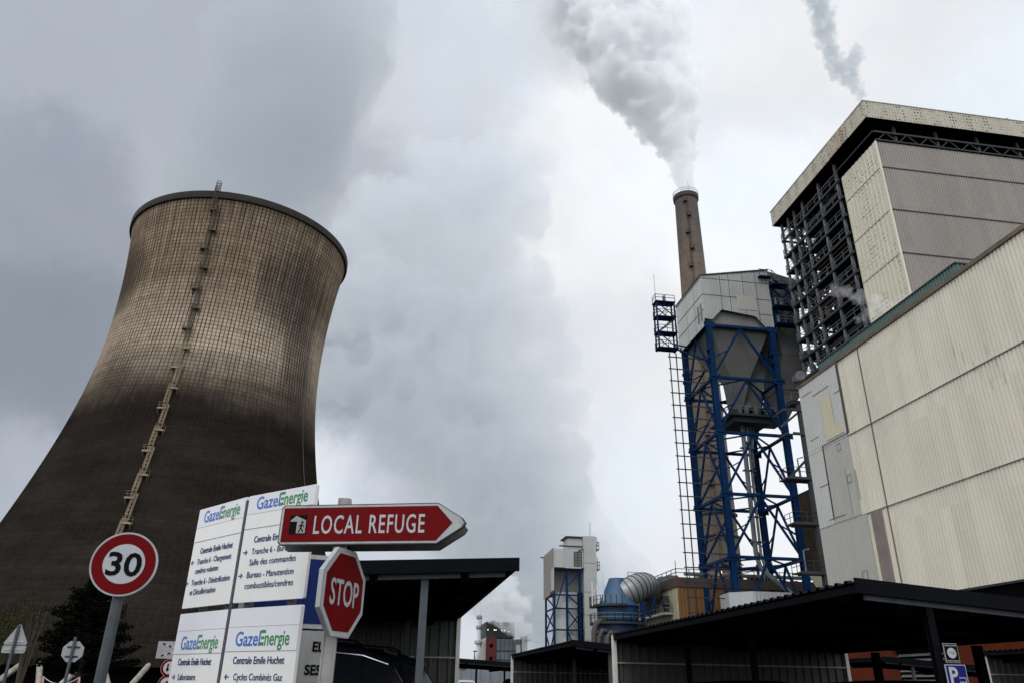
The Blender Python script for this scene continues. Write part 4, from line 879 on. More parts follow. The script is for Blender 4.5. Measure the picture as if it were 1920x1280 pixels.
for z in (19.6, 15.2, 11.8, 8.2): b = MB(); b.box(30.1, 119.86, z, 32.2, 119.9, z+.05); b.build('shaft_seam', 'hopper', st)
b = MB(); b.lathe([(2.3, 0), (2.3, 15.2)], (28.0, 123.2), 24); b.build('silo', 'box_grey', st, smooth=40)
sl = [(25.4, 120.4), (29.5, 120.4), (25.4, 127), (27.4, 120.4), (29.2, 126.5), (27.0, 127)]
for (x, y) in sl: b = MB(); b.box(x-.15, y-.15, 0, x+.15, y+.15, 18.7 if x > 26.9 and y < 121 else 15); b.build('leg', 'blue', st)
for z in (14.7, 12.7, 9.6, 4): b = MB(); b.box(25.4, 120.3, z-.11, 30, 120.5, z+.11); b.box(25.3, 120.4, z-.1, 25.5, 127, z+.1); b.build('cross_beam', 'blue', st)
for (p, q) in (((27.4, 120.2, 18.4), (25.6, 120.2, 12.7)), ((27.6, 120.2, 16.2), (29.8, 120.2, 18.4)), ((27.5, 120.2, 14.7), (29.8, 120.2, 12.7)), ((29.8, 120.2, 12.5), (27.4, 120.2, 9.7)), ((27.4, 120.2, 12.5), (29.8, 120.2, 9.7)), ((27.4, 120.2, 9.4), (29.8, 120.2, 4)), ((29.8, 120.2, 9.4), (27.4, 120.2, 4)),
               ((25.4, 120.3, 12.6), (25.4, 127, 9.6)), ((25.4, 127, 12.6), (25.4, 120.3, 9.6)), ((25.4, 120.3, 9.4), (25.4, 127, 4)), ((25.4, 127, 9.4), (25.4, 120.3, 4)), ((25.4, 127, 15), (25.4, 120.3, 12.8))):
    b = MB(); b.beam(p, q, .17); b.build('brace', 'blue', st)
b = MB(); b.box(26.2, 119.9, 22.0, 30, 120.1, 22.2); b.box(24.6, 127.5, 21.3, 25.4, 127.8, 21.45); b.beam((29.2, 119.9, 21.4), (30.1, 119.6, 21.7), .12); b.beam((29.4, 119.9, 18.6), (30.1, 119.6, 18.8), .12); b.build('hoist_beam', 'steel_dark', st)
for z in (21.8, 18.7):
    b = MB(); b.box(32.2, 120.6, z, 32.9, 122, z+.15); rail(b, [(32.25, 120.6, z+.15), (32.85, 120.6, z+.15), (32.85, 122, z+.15)], 1.1, .04); b.tube([(32.5, 120.5, z), (32.5, 120.5, z+2)], .05, 5); b.build('balcony', 'steel_rail', st)
b = MB(); b.tube([(31.5, 121, 23.8), (31.6, 121, 26.2)], .04, 5); b.build('antenna', 'steel_dark', st)
b = MB(); b.box(29.3, 121, 0, 30.05, 121.6, 15.2); b.build('dark_ladder_bay', 'inner', st)

# ------------------------------------------------------------------ distant plant
fp = thing('distant_plant', 'distant power plant block with dark red stair tower wrapped in steam', 'power plant', (45, 330, 0))
b = MB(); b.box(41.0, 330, 0, 44.9, 338, 20.0); b.build('stair_tower', 'redtower', fp)
for z in (16.9, 12.0): b = MB(); b.tube([(43.1, 329.7, z), (43.1, 330, z)], .75, 18); b.build('round_window', 'inner', fp)
b = MB(); b.hexa([(33, 331, 0), (41, 331, 0), (41, 345, 0), (33, 345, 0)], [(40.6, 331, 19.3), (41, 331, 20), (41, 345, 20), (40.6, 345, 19.3)]); b.build('sloping_gallery', 'grey_clad2', fp)
b = MB(); b.box(41.1, 332, 20, 53, 350, 26.2); b.box(43.3, 331.9, 26.2, 45, 335, 26.7); b.build('boiler_block', 'steel_dark', fp)
b = MB(); b.box(45.2, 332, 0, 58, 350, 19.7); b.build('steel_frame_block', mat('grey_blue_block', (.12, .14, .155), .6, var=.3, vscale=.25), fp)
for k in range(8): b = MB(); x = 45.4+k*1.7; b.box(x, 331.7, 0, x+.3, 331.95, 19.5); b.build('column', mat('teal_column', (.05, .09, .12), .6) if k == 0 else bpy.data.materials['teal_column'], fp)
for z in (4, 8, 11.5, 15): b = MB(); b.box(45.2, 331.6, z, 57.8, 331.75, z+.3); b.build('cross_beam', 'steel_dark', fp)
b = MB(); b.box(53.6, 331, 0, 55.4, 333, 17.5); b.box(56.0, 331, 0, 58.3, 334, 20.8); b.box(57.5, 330.5, 19.2, 59.6, 331.5, 19.6); b.build('filter_house', 'shed', fp)
for (x, z) in ((41.6, 22.9), (44.3, 22.9), (45, 22.9), (47.5, 22.8), (48.7, 22.7), (50.4, 22.4)): b = MB(); b.box(x, 331.8, z, x+.3, 331.95, z+.3); b.build('lit_lamp', 'lamp', fp)
b = MB(); b.tube([(45.4, 331.2, 5.4), (48, 331.2, 5.2), (49.6, 331.2, 4.4)], .3, 8); b.tube([(46, 331.2, 7.6), (49, 331.2, 7.4)], .3, 8); b.build('pipework', 'pipe_lt', fp)
sk = thing('silver_stack', 'slim silver stack with galleries beside the dark red stair tower', 'stack', (38.6, 336, 0))
b = MB(); b.tube([(38.4, 336, 0), (38.6, 336, 20), (38.8, 336, 34)], [1.0, .95, .9], 16); b.build('shaft', 'stack', sk, smooth=40)
for z, r_ in ((17.4, 1.7), (23.3, 1.25), (27.3, 1.2)):
    b = MB(); b.lathe([(.9, z), (r_, z+.3), (r_, z+.5), (.9, z+.5)], (38.5, 336), 16); rail(b, [(38.5+r_*math.cos(t), 336+r_*math.sin(t), z+.5) for t in np.linspace(0, 6.283, 9)], .9, .05); b.build('ring_gallery', 'steel_rail', sk)
sb = thing('grey_warehouse', 'plain blue-grey warehouse seen under the far carport roof', 'warehouse', (12, 120, 0))
b = MB(); b.corr((7.0, 112, 0), (12.0, 0, 0), (0, 0, 4.0), (0, -1, 0), 1.3, .08); b.box(7.1, 112.1, 0, 19, 125, 3.95); b.build('cladding', mat('blue_grey_wall', (.15, .17, .19), .6, var=.1), sb)
b = MB(); b.box(8.2, 111.8, 3.7, 11.2, 112, 4.25); b.build('parapet', 'ochre', sb)
lp = thing('lamp_post', 'thin dark lamp post rising above the far carport roof', 'lamp post', (12.9, 120, 0))
b = MB(); b.tube([(13.0, 120, 0), (13.2, 120, 6.2)], .07, 6); b.build('pole', 'steel_dark', lp); b = MB(); b.box(13.0, 119.8, 6.2, 13.6, 120.1, 6.35); b.build('lamp_head', 'steel_dark', lp)
# ------------------------------------------------------------------ carports
def carport(label, hi, lo, y0, y1, zh=2.65, zl=2.25, posts=(), rear=(), wall=True, group='dark steel carports', fascia_h=.15, skew=0.):
    """open-sided mono-pitch carport: high open edge at x=hi, low edge at x=lo, gables at y0 (near) and y1 (far)"""
    t = thing('carport', label, 'carport', ((hi+lo)/2, (y0+y1)/2, 0), group=group)
    s = 1 if lo > hi else -1; zr = lambda x: zh+(zl-zh)*(x-hi)/(lo-hi)
    # roof sheet: ribs run down the slope
    b = MB(); n = round((y1-y0)/.2); p = (y1-y0)/n; pr_ = []
    for i in range(n): pr_ += [(y0+i*p, 0), (y0+(i+.55)*p, 0), (y0+(i+.65)*p, .035), (y0+(i+.9)*p, .035)]
    pr_.append((y1, 0)); k = len(pr_); base = len(b.v)
    xh = hi-s*.05; xl = lo+s*.1
    sk = lambda x, y: y+skew*abs(x-hi)*(y1-y)/(y1-y0)
    for dz in (.035, .041):
        for (x, z) in ((xh, zh), (xl, zr(xl))):
            for (y, h) in pr_: b.v.append(Vector((x, sk(x, y), z-dz+h)))
    for i in range(k-1):
        b.f.append([i, i+1, k+i+1, k+i]); b.f.append([2*k+i, 3*k+i, 3*k+i+1, 2*k+i+1]); b.f.append([i, 2*k+i, 2*k+i+1, i+1]); b.f.append([k+i, k+i+1, 3*k+i+1, 3*k+i])
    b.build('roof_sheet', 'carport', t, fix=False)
    for y, nm in ((y0, 'gable_fascia'), (y1, 'gable_fascia')):
        b = MB(); d = -.03 if y == y0 else .03; yl = sk(lo, y)+d
        b.hexa([(hi-s*.06, y+d-.02, zh-fascia_h), (lo+s*.1, yl-.02, zr(lo)-fascia_h-.01), (lo+s*.1, yl+.02, zr(lo)-fascia_h-.01), (hi-s*.06, y+d+.02, zh-fascia_h)],
               [(hi-s*.06, y+d-.02, zh+.01), (lo+s*.1, yl-.02, zr(lo)), (lo+s*.1, yl+.02, zr(lo)), (hi-s*.06, y+d+.02, zh+.01)]); b.build(nm, 'black_trim', t)
    b = MB(); b.box(hi-.03, y0, zh-.14, hi+.03, y1, zh-.06); b.build('edge_trim', 'black_trim', t)
    for x in (hi+s*.6, (hi+lo)/2, lo-s*.1):
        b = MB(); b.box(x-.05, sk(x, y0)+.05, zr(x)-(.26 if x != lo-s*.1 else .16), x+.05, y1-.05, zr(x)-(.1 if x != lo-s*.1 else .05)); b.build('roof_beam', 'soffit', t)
    b = MB(); e0 = y0+.06; el = sk(lo, y0)+.06; b.hexa([(hi+s*.1, e0, zh-fascia_h-.06), (lo, el, zr(lo)-fascia_h-.07), (lo, el+.05, zr(lo)-fascia_h-.07), (hi+s*.1, e0+.05, zh-fascia_h-.06)],
        [(hi+s*.1, e0, zh-fascia_h), (lo, el, zr(lo)-fascia_h), (lo, el+.05, zr(lo)-fascia_h), (hi+s*.1, e0+.05, zh-fascia_h)]); b.build('gable_purlin', 'galva', t)
    m_ = max(1, round((y1-y0)/2.6))
    for i in range(m_+1):
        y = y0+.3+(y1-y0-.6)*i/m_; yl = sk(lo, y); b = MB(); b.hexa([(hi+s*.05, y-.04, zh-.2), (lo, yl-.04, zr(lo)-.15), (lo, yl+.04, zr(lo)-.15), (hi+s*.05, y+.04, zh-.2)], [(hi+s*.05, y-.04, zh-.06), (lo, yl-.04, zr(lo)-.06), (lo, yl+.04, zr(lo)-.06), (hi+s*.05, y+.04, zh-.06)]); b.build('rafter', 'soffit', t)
    for (x, y, mt_) in posts:
        b = MB(); b.box(x-.045, y-.04, 0, x+.045, y-.03, zr(x)-.2); b.box(x-.045, y+.03, 0, x+.045, y+.04, zr(x)-.2); b.box(x-.006, y-.03, 0, x+.006, y+.03, zr(x)-.2); b.box(x-.1, y-.1, 0, x+.1, y+.1, .012); b.build('post', mt_, t)
    for (x, y) in rear:
        b = MB(); b.box(x-.07, y-.06, 0, x+.07, y+.06, zr(x)-.2); b.build('rear_post', 'soffit', t)
    if wall:
        ya = y1-.08; b = MB()
        n = round(abs(lo-hi)/.2)
        for i in range(n):
            xs = [hi+(lo-hi)*(i+f)/n for f in (0, .5, .6, .9, 1)]; hs = (0, 0, .035, .035, 0)
            for (xa, ha), (xb, hb) in zip(list(zip(xs, hs)), list(zip(xs, hs))[1:]):
                b.poly([(xa, ya-ha, .05), (xb, ya-hb, .05), (xb, ya-hb, zr(xb)-.14), (xa, ya-ha, zr(xa)-.14)])
        b.poly([(hi, ya+.01, .05), (lo, ya+.01, .05), (lo, ya+.01, zl-.14), (hi, ya+.01, zh-.14)])
        b.build('end_wall', 'corrug', t, fix=False)
        for z in (.7, 1.45, 2.02):
            b = MB(); b.box(min(hi, lo), ya-.075, z, max(hi, lo), ya-.04, z+.03); b.build('wall_rail', 'board', t)
        for x in (hi, lo):
            b = MB(); b.box(x-.04, ya-.09, 0, x+.04, ya+.05, zr(x)-.02); b.build('corner_trim', 'white_post', t)
    return t
CG = 'dark steel carports'
carport('dark carport behind the stop sign, sheltering two black cars', 1.5, -1.9, 9.5, 17.0, zh=2.95, zl=2.76, posts=[(.42, 9.65, 'galva'), (.42, 16.0, 'galva')], rear=[(-1.75, 12), (-1.75, 16)])
carport('broad dark carport filling the foreground right of the blue tower', 5.13, 10.75, 8.0, 17.9, zh=2.65, zl=2.5, skew=.25, posts=[(6.17, 8.36, 'black_trim'), (6.17, 13, 'black_trim'), (6.17, 16, 'black_trim')], rear=[(10.5, 13.1), (10.5, 16.2)])
carport('dark carport in the middle below the narrow silo tower', 4.87, 10.4, 20.7, 31.1, zh=2.65, zl=2.2, posts=[(5.9, 20.9, 'corrug'), (5.9, 25, 'corrug'), (5.9, 28, 'corrug')], rear=[(10.2, 22), (10.2, 27)])
carport('farthest small dark carport in front of the distant plant', 3.1, 8.8, 36.9, 46, zh=2.66, zl=2.38, posts=[(4.2, 37.2, 'black_trim'), (5.5, 37.2, 'black_trim')], wall=False, rear=[(8.5, 38), (8.5, 44)])
carport('dark carport seen under the roof, below the rust-red wall and louvre', 16.9, 24, 25.6, 28.6, zh=2.65, zl=2.2, posts=[(18.0, 25.75, 'galva')], rear=[(23.8, 26)], wall=False)
carport('dark carport with pale corner trim at the right picture edge', 16.7, 22.5, 14.0, 20.75, zh=2.65, zl=2.25, posts=[(17.7, 14.3, 'galva')], rear=[])

# rust-red building below the hall
rw = thing('rust_red_building', 'rust-red clad low building seen beneath the right carport roof', 'building', (30, 40, 0))
b = MB(); b.corr((30.0, 60, 0), (0, -50, 0), (0, 0, 5.3), (-1, 0, 0), 1.15, .03); b.build('cladding', 'redwall', rw)
b = MB(); b.box(30.05, 10, 0, 33.9, 60, 5.25); b.build('body', 'inner', rw)
b = MB(); b.box(29.8, 10, 5.3, 33.9, 60, 5.4); b.build('roof', 'inner', rw)
ya, yb = 39.6, 43.9
b = MB(); b.box(29.85, ya, 0, 29.96, yb, 3.75); lo_ = b.build('louvre_frame', 'inner', rw)
b = MB()
z = .2
while z < 3.5: b.hexa([(29.84, ya+.2, z), (29.84, yb-.2, z), (29.7, yb-.2, z+.02), (29.7, ya+.2, z+.02)], [(29.86, ya+.2, z+.13), (29.86, yb-.2, z+.13), (29.84, yb-.2, z+.15), (29.84, ya+.2, z+.15)]); z += .27
b.build('slats', 'louvre', lo_)
b = MB(); b.box(29.6, ya-.3, 3.8, 29.97, yb+.3, 4.0); b.build('canopy', 'inner', rw)

# ------------------------------------------------------------------ near signs
def plate(pts, th, y=0.):
    """flat plate in local XZ (front face at y)"""
    b = MB(); b.hexa([(x, y, z) for x, z in pts], [(x, y+th, z) for x, z in pts]); return b
def ngon(r, n, a0=0., cx=0., cz=0., sx=1.): return [(cx+sx*r*math.cos(a0+2*math.pi*k/n), cz+r*math.sin(a0+2*math.pi*k/n)) for k in range(n)]
def rrect(x0, z0, x1, z1, r, n=5):
    out = []
    for (cx, cz, a) in ((x1-r, z1-r, 0), (x0+r, z1-r, 90), (x0+r, z0+r, 180), (x1-r, z0+r, 270)):
        for k in range(n+1): t = R(a+90*k/n); out.append((cx+r*math.cos(t), cz+r*math.sin(t)))
    return out
def arrow(parent, x, z, s, d=1, mt='navy', y=-.012):
    b = MB(); q = [(-.5, .07), (.2, .07), (-.02, .30), (.13, .36), (.5, 0), (.13, -.36), (-.02, -.30), (.2, -.07), (-.5, -.07)]
    b.hexa([(x+d*a*s, y, z+c*s) for a, c in q], [(x+d*a*s, y+.001, z+c*s) for a, c in q]); return b.build('arrow', mt, parent, local=True)
def bars(parent, lst, mt, y=-.012, name='mark'):
    b = MB()
    for (x0, z0, x1, z1) in lst: b.box(x0, y, z0, x1, y+.001, z1)
    return b.build(name, mt, parent, local=True)

# 30 sign
s30 = thing('speed_limit_sign', 'round red-ringed speed limit sign reading 30 on a grey post', 'road sign', (-2.075, 6.5, 2.333), (0, 0, R(7)))
b = MB(); b.hexa([(x, 0, z) for x, z in ngon(.243, 64)], [(x, .03, z) for x, z in ngon(.243, 64)]); b.build('plate', 'rim', s30, local=True, smooth=30)
b = MB(); q = ngon(.229, 64); i_ = ngon(.151, 64)
for k in range(64): k2 = (k+1) % 64; b.poly([(q[k][0], -.003, q[k][1]), (q[k2][0], -.003, q[k2][1]), (i_[k2][0], -.003, i_[k2][1]), (i_[k][0], -.003, i_[k][1])])
b.build('red_ring', 'sign_red', s30, local=True)
b = MB(); b.poly([(x, -.003, z) for x, z in ngon(.151, 64)]); b.build('white_disc', 'sign_white', s30, local=True)
text('30', .245, 'sign_black', s30, 'number', x=0, z=-.086, y=-.006, align='CENTER', bold=.005, fit=.25)
b = MB(); b.tube([(-.0, .075, .2), (-.0, .075, -2.333)], .042, 16); b.build('post', 'galva', s30, local=True, smooth=40)
b = MB(); b.box(-.12, .03, .1, .12, .05, .14); b.box(-.12, .03, -.14, .12, .05, -.10); b.build('clamp', 'galva', s30, local=True)

# four-panel direction board (two leaves meeting at a shallow angle)
PS = 1.18
pn = thing('direction_board', 'white four-panel site direction board with blue and green logos', 'sign board', (-1.053*PS, 5.6*PS, 0))
aL = math.atan2(.78, -.62); aR = math.atan2(-.69, .72)
WL, WR = .72*PS, .715*PS
def logo(p, x, z, w):
    h = w*.235
    text('Gazel', h, 'logo_blue', p, 'logo', x=x, z=z, fit=w*.47, bold=.0022, y=-.004)
    e = x+w*.475
    for q in ((e, z, e+w*.075, z+h*.15), (e+w*.02, z+h*.3, e+w*.075, z+h*.43), (e, z+h*.6, e+w*.09, z+h*.74)): bars(p, [q], 'logo_green', y=-.006)
    text('nergie', h, 'logo_green', p, 'logo', x=x+w*.555, z=z, fit=w*.445, bold=.0022, y=-.004)
def panel(side, zt, h, lines, logo_v, bands):
    w = WL if side < 0 else WR
    p = bpy.data.objects.new('panel', None); COL.objects.link(p); p.parent = pn
    p.location = ((-.62*w/1.0, .78*w/1.0, zt) if side < 0 else (.012, -.01, zt)); L_ = math.hypot(.62, .78)
    if side < 0: p.location = (-.622*w, .783*w, zt); p.rotation_euler = (0, 0, math.atan2(-.783, .622))
    else: p.rotation_euler = (0, 0, math.atan2(-.69, .722))
    x0, x1 = (.006, w-.006)
    pl = plate(rrect(x0, -h, x1, 0, .012), .025).build('board', 'white_sheet', p, local=True)
    for (va, vb, mt_) in bands:
        b = MB(); b.box(x0+.004, -.003, -vb*h, x1-.004, -.001, -va*h-.002); b.build('band', mt_, p, local=True)
    for v in (bands[0][1], bands[-1][1]): bars(p, [(x0+.003, -v*h-.0012, x1-.003, -v*h+.0012)], 'board', y=-.004, name='band_line')
    logo(p, w*.14, -logo_v*h, w*.74)
    for (s_, v, x, fit, size, bold, ar) in lines:
        text(s_, size*h, 'navy', p, 'lettering', x=w*x, z=-v*h, fit=w*fit, bold=bold, y=-.0035)
        if ar: arrow(p, w*(x-.095), -v*h+size*h*.32, .055, ar, y=-.0035)
    return p
HP = .725*PS
panel(-1, 1.5+1.212*PS, HP, [('Centrale Emile Huchet', .475, .19, .66, .082, .0006, 0), ('Tranche 6 - Chargement', .58, .16, .70, .080, 0, -1), ('cendres volantes', .672, .155, .48, .080, 0, 0), ('Tranche 6 - Dénitrification', .785, .12, .78, .080, 0, -1), ('et Désulfurisation', .878, .12, .53, .080, 0, 0)], .155, [(0, .20, 'lilac'), (.20, .345, 'white_sheet')])
panel(1, 1.5+1.212*PS, HP, [('Centrale Emile Huchet', .462, .185, .66, .084, .0006, 0), ('Tranche 6 - Bureaux', .572, .175, .62, .080, 0, 1), ('Salle des commandes', .672, .165, .66, .080, 0, 0), ('Bureau - Manutention', .785, .155, .66, .080, 0, 1), ('combustibles/cendres', .882, .15, .68, .080, 0, 0)], .145, [(0, .185, 'lilac'), (.185, .325, 'white_sheet')])
panel(-1, 1.5+.449*PS, HP, [('Centrale Emile Huchet', .475, .15, .66, .084, .0006, 0), ('Laboratoire', .605, .20, .35, .080, 0, 1), ('Atelier Transport', .72, .20, .52, .080, 0, 1)], .335, [(0, .165, 'lilac'), (.165, .375, 'lilac')])
panel(1, 1.5+.449*PS, HP, [('Centrale Emile Huchet', .468, .15, .70, .086, .0006, 0), ('Cycles Combinés Gaz', .60, .19, .66, .080, 0, -1), ('Tr. 7 & Tr. 8', .70, .18, .38, .080, 0, 0)], .32, [(0, .16, 'lilac'), (.16, .365, 'lilac')])
for (u_, s_) in ((.5, -1), (.12, -1), (.12, 1), (.55, 1)):
    d = Vector((-.622, .783, 0)) if s_ < 0 else Vector((.722, -.69, 0)); nrm = Vector((.783, .622, 0)) if s_ < 0 else Vector((.69, .722, 0))
    q = Vector((-1.053*PS, 5.6*PS, 0))+d*u_*PS+nrm*.07; b = MB(); b.tube([q, q+Vector((0, 0, 2.86))], .035, 10); b.build('post', 'galva', pn, smooth=40)
b = MB(); b.box(-1.053*PS-.012, 5.6*PS+.005, 0, -1.053*PS+.012, 5.6*PS+.03, 2.9); b.build('joint_strip', 'galva', pn)

# post with arrow sign and stop sign
PX, PY = -.362, 5.47
sp_ = thing('sign_post', 'weathered steel post carrying the red LOCAL REFUGE arrow and a STOP octagon', 'road sign', (PX, PY, 0))
b = MB(); b.box(PX-.035, PY-.04, 0, PX+.035, PY+.04, 2.70); b.box(PX-.045, PY-.05, 0, PX-.035, PY+.05, 2.695); b.box(PX+.035, PY-.05, 0, PX+.045, PY+.05, 2.695); b.build('post', 'post', sp_)
aw = bpy.data.objects.new('arrow_sign', None); COL.objects.link(aw); aw.parent = sp_; aw.location = (-.01, -.10, 2.503); aw.rotation_euler = (0, 0, math.atan2(-.30, .954))
XL, XS, XT, HH = -.44, .69, .885, .138
def arrow_out(g_): 
    return rrect(XL+g_, -HH+g_, XS, HH-g_, max(.006, .03-g_))
def arrow_poly(gp, r=.02):
    a = [(XL+gp+.02, -HH+gp), (XS, -HH+gp), (XT-gp*1.5-.02, -.03), (XT-gp*1.5, 0), (XT-gp*1.5-.02, .03), (XS, HH-gp), (XL+gp+.02, HH-gp), (XL+gp, HH-gp-.02), (XL+gp, -HH+gp+.02)]
    return a
plate(arrow_poly(0), .035).build('plate', 'sign_edge', aw, local=True)
b = MB(); q = arrow_poly(.007); b.poly([(x, -.002, z) for x, z in q]); b.build('white_face', 'rim', aw, local=True)
b = MB(); z_ = HH-.021; b.poly([(XL+.022, -.004, -z_), (XS-.005, -.004, -z_), (XS+.105, -.004, 0), (XS-.005, -.004, z_), (XL+.022, -.004, z_)]); b.build('red_face', 'sign_red', aw, local=True)
text('LOCAL REFUGE', .178, 'sign_white', aw, 'lettering', x=-.195, z=-.062, fit=.79, bold=.0015, y=-.005, spacing=1.14)
b = MB(); b.box(XL+.075, -.006, -.063, XL+.198, -.005, .067); b.build('pictogram_field', 'sign_black', aw, local=True)
pg = MB(); pg.poly([(XL+.08, -.0075, .03), (XL+.118, -.0075, .062), (XL+.193, -.0075, .03), (XL+.193, -.0075, -.058), (XL+.128, -.0075, -.058), (XL+.128, -.0075, .022), (XL+.08, -.0075, .022)]); pg.build('pictogram_house', 'board', aw, local=True)
b = MB(); cxp = XL+.162
b.poly([(x, -.009, z) for x, z in ngon(.009, 12, 0, cxp+.006, .016)])
for (p0, p1, w_) in (((cxp+.002, .004), (cxp-.002, -.022), .011), ((cxp, .002), (cxp-.02, -.012), .006), ((cxp+.002, .002), (cxp+.02, -.014), .006), ((cxp-.002, -.02), (cxp-.018, -.054), .008), ((cxp-.002, -.02), (cxp+.018, -.05), .008)):
    d = Vector((p1[0]-p0[0], 0, p1[1]-p0[1])).normalized(); n_ = Vector((-d.z, 0, d.x))*w_/2
    P0, P1 = Vector((p0[0], -.009, p0[1])), Vector((p1[0], -.009, p1[1])); b.poly([P0-n_, P1-n_, P1+n_, P0+n_])
b.build('walking_figure', 'sign_black', aw, local=True)
bw = bpy.data.objects.new('rear_arrow_sign', None); COL.objects.link(bw); bw.parent = sp_; bw.location = (.02, .085, 2.492); bw.rotation_euler = (0, 0, math.atan2(-.30, .954))
plate(arrow_poly(0), .03).build('plate', 'sign_edge', bw, local=True)
b = MB(); b.box(-.06, -.12, -.1, .06, .0, -.07); b.box(-.06, -.12, .06, .06, .0, .09); b.build('clamp', 'galva', bw, local=True)
so = bpy.data.objects.new('stop_sign', None); COL.objects.link(so); so.parent = sp_; so.location = (.062, -.075, 2.058); so.rotation_euler = (0, 0, R(63)); so.scale = (.95, .95, .95)
ro = .30/math.cos(math.pi/8)*.985; a8 = math.pi/8
plate(ngon(ro, 8, a8), .035).build('plate', 'rim', so, local=True)
b = MB(); b.poly([(x, -.002, z) for x, z in ngon(ro-.006, 8, a8)]); b.build('white_border', 'sign_white', so, local=True)
b = MB(); b.poly([(x, -.004, z) for x, z in ngon(ro-.042, 8, a8)]); b.build('red_face', 'sign_red', so, local=True)
text('STOP', .245, 'sign_white', so, 'lettering', x=-.195, z=-.088, fit=.39, bold=.003, y=-.006)

# blue framed sign with grey lettered board behind the stop sign
bs = thing('blue_sign', 'blue framed sign above a dirty grey lettered board, half hidden by the white panels', 'sign', (-.55*1.16, 6.6*1.16, 0), (0, 0, R(18)))
bs.scale = (1.16, 1.16, 1.16); bs.location.z = 1.5*(1-1.16)
plate(rrect(-.62, 1.90, .135, 2.47, .05), .03).build('frame', 'rim', bs, local=True)
b = MB(); b.poly([(x, -.003, z) for x, z in rrect(-.585, 1.935, .095, 2.435, .03)]); b.build('blue_face', 'sign_blue', bs, local=True)
plate(rrect(-.62, 1.37, .125, 1.885, .05), .03).build('grey_board', 'board', bs, local=True)
for (s_, x, z) in (('EL', .07, 1.735), ('SES', .07, 1.565), ('S', .045, 1.435)): text(s_, .10, 'sign_black', bs, 'lettering', x=x, z=z, y=-.005, align='RIGHT', bold=.003, xs=.92)
for x in (.06, -.5): b = MB(); b.tube([(x, .07, .207), (x, .07, 2.4)], .03, 10); b.build('post', 'galva', bs, local=True, smooth=40)

# signs under the right carport
ns = thing('no_smoking_sign', 'black square no-smoking plate with white disc fixed to the carport post', 'sign', (6.29, 8.26, 1.925), (0, R(0), 0))
plate([(-.085, -.10), (.085, -.10), (.085, .10), (-.085, .10)], .012).build('plate', 'rim', ns, local=True)
b = MB(); b.poly([(-.080, -.002, -.095), (.080, -.002, -.095), (.080, -.002, .095), (-.080, -.002, .095)]); b.build('black_face', 'sign_black', ns, local=True)
b = MB(); b.poly([(x, -.004, z) for x, z in ngon(.055, 32)]); b.build('white_disc', 'sign_white', ns, local=True)
text('DEFENSE DE FUMER', .016, 'sign_white', ns, 'lettering', x=0, z=.072, y=-.004, align='CENTER', fit=.145, bold=.0003)
text('RAUCHEN VERBOTEN', .016, 'sign_white', ns, 'lettering', x=0, z=-.086, y=-.004, align='CENTER', fit=.145, bold=.0003)
b = MB(); b.hexa([(-.03, -.006, .012), (.022, -.006, -.016), (.025, -.006, -.011), (-.027, -.006, .017)], [(-.03, -.005, .012), (.022, -.005, -.016), (.025, -.005, -.011), (-.027, -.005, .017)])
for (x, z) in ((.022, .002), (.026, .012), (.020, .022), (.028, -.004)): b.box(x, -.006, z, x+.012, -.005, z+.004)
b.build('cigarette_mark', 'sign_black', ns, local=True)
ps = thing('parking_sign', 'blue parking sign with white P on the carport post', 'sign', (6.285, 8.24, 1.655))
plate([(-.125, -.15), (.125, -.15), (.125, .15), (-.125, .15)], .012).build('plate', 'sign_white', ps, local=True)
b = MB(); b.poly([(-.117, -.002, -.142), (.117, -.002, -.142), (.117, -.002, .142), (-.117, -.002, .142)]); b.build('blue_face', mat('parking_blue', (.010, .009, .115), .5, var=.05, spec=.08), ps, local=True)
text('P', .24, 'sign_white', ps, 'lettering', x=-.10, z=-.045, y=-.005, bold=.006, xs=.9)
bars(ps, [(.095, -.14, .103, .02)]+[(.02, z, .10, z+.008) for z in (.012, -.032, -.076, -.12)]+[(.018, z-.005, .024, z+.013) for z in (.012, -.032, -.076, -.12)], 'sign_white', y=-.005, name='bay_mark')

# far road signs on the left
t1 = thing('triangular_sign', 'bare metal back of a triangular warning sign with a plate below', 'road sign', (-12.5, 30, 0), (0, 0, R(-8)))
b = plate([(-.37, 2.56), (.37, 2.56), (.39, 2.62), (.035, 3.2), (-.035, 3.2), (-.39, 2.62)], .03, 0); b.build('plate', 'back', t1, local=True)
plate(rrect(-.40, 2.29, .40, 2.53, .05), .03).build('lower_plate', 'back', t1, local=True)
b = MB(); b.tube([(0, -.05, 0), (0, -.05, 3.18)], .05, 10); b.build('post', 'galva', t1, local=True, smooth=40)
for (z, w_) in ((3.05, .10), (2.66, .29), (2.41, .32)): b = MB(); b.box(-w_, -.02, z-.025, w_, .0, z+.025); b.build('bracket', 'rim', t1, local=True)
t2 = thing('round_sign', 'small octagonal sign seen from behind on a thin leaning-looking post', 'road sign', (-10.6, 30, 0), (0, 0, R(5)))
plate(ngon(.36, 8, a8, 0, 2.38), .03).build('plate', 'back', t2, local=True)
b = MB(); b.tube([(0, -.05, 0), (0, -.05, 2.85)], .05, 10); b.build('post', 'galva', t2, local=True, smooth=40)
for z in (2.52, 2.22): b = MB(); b.box(-.2, -.02, z-.03, .2, 0, z+.03); b.build('bracket', 'steel_dark', t2, local=True)
t3 = thing('restriction_sign', 'grey post with striped plate and two red-ringed round signs', 'road sign', (-7.33, 30, 0), (0, 0, R(6)))
plate([(-.52, 2.22), (.42, 2.22), (.42, 2.78), (-.52, 2.78)], .03).build('plate', 'back', t3, local=True)
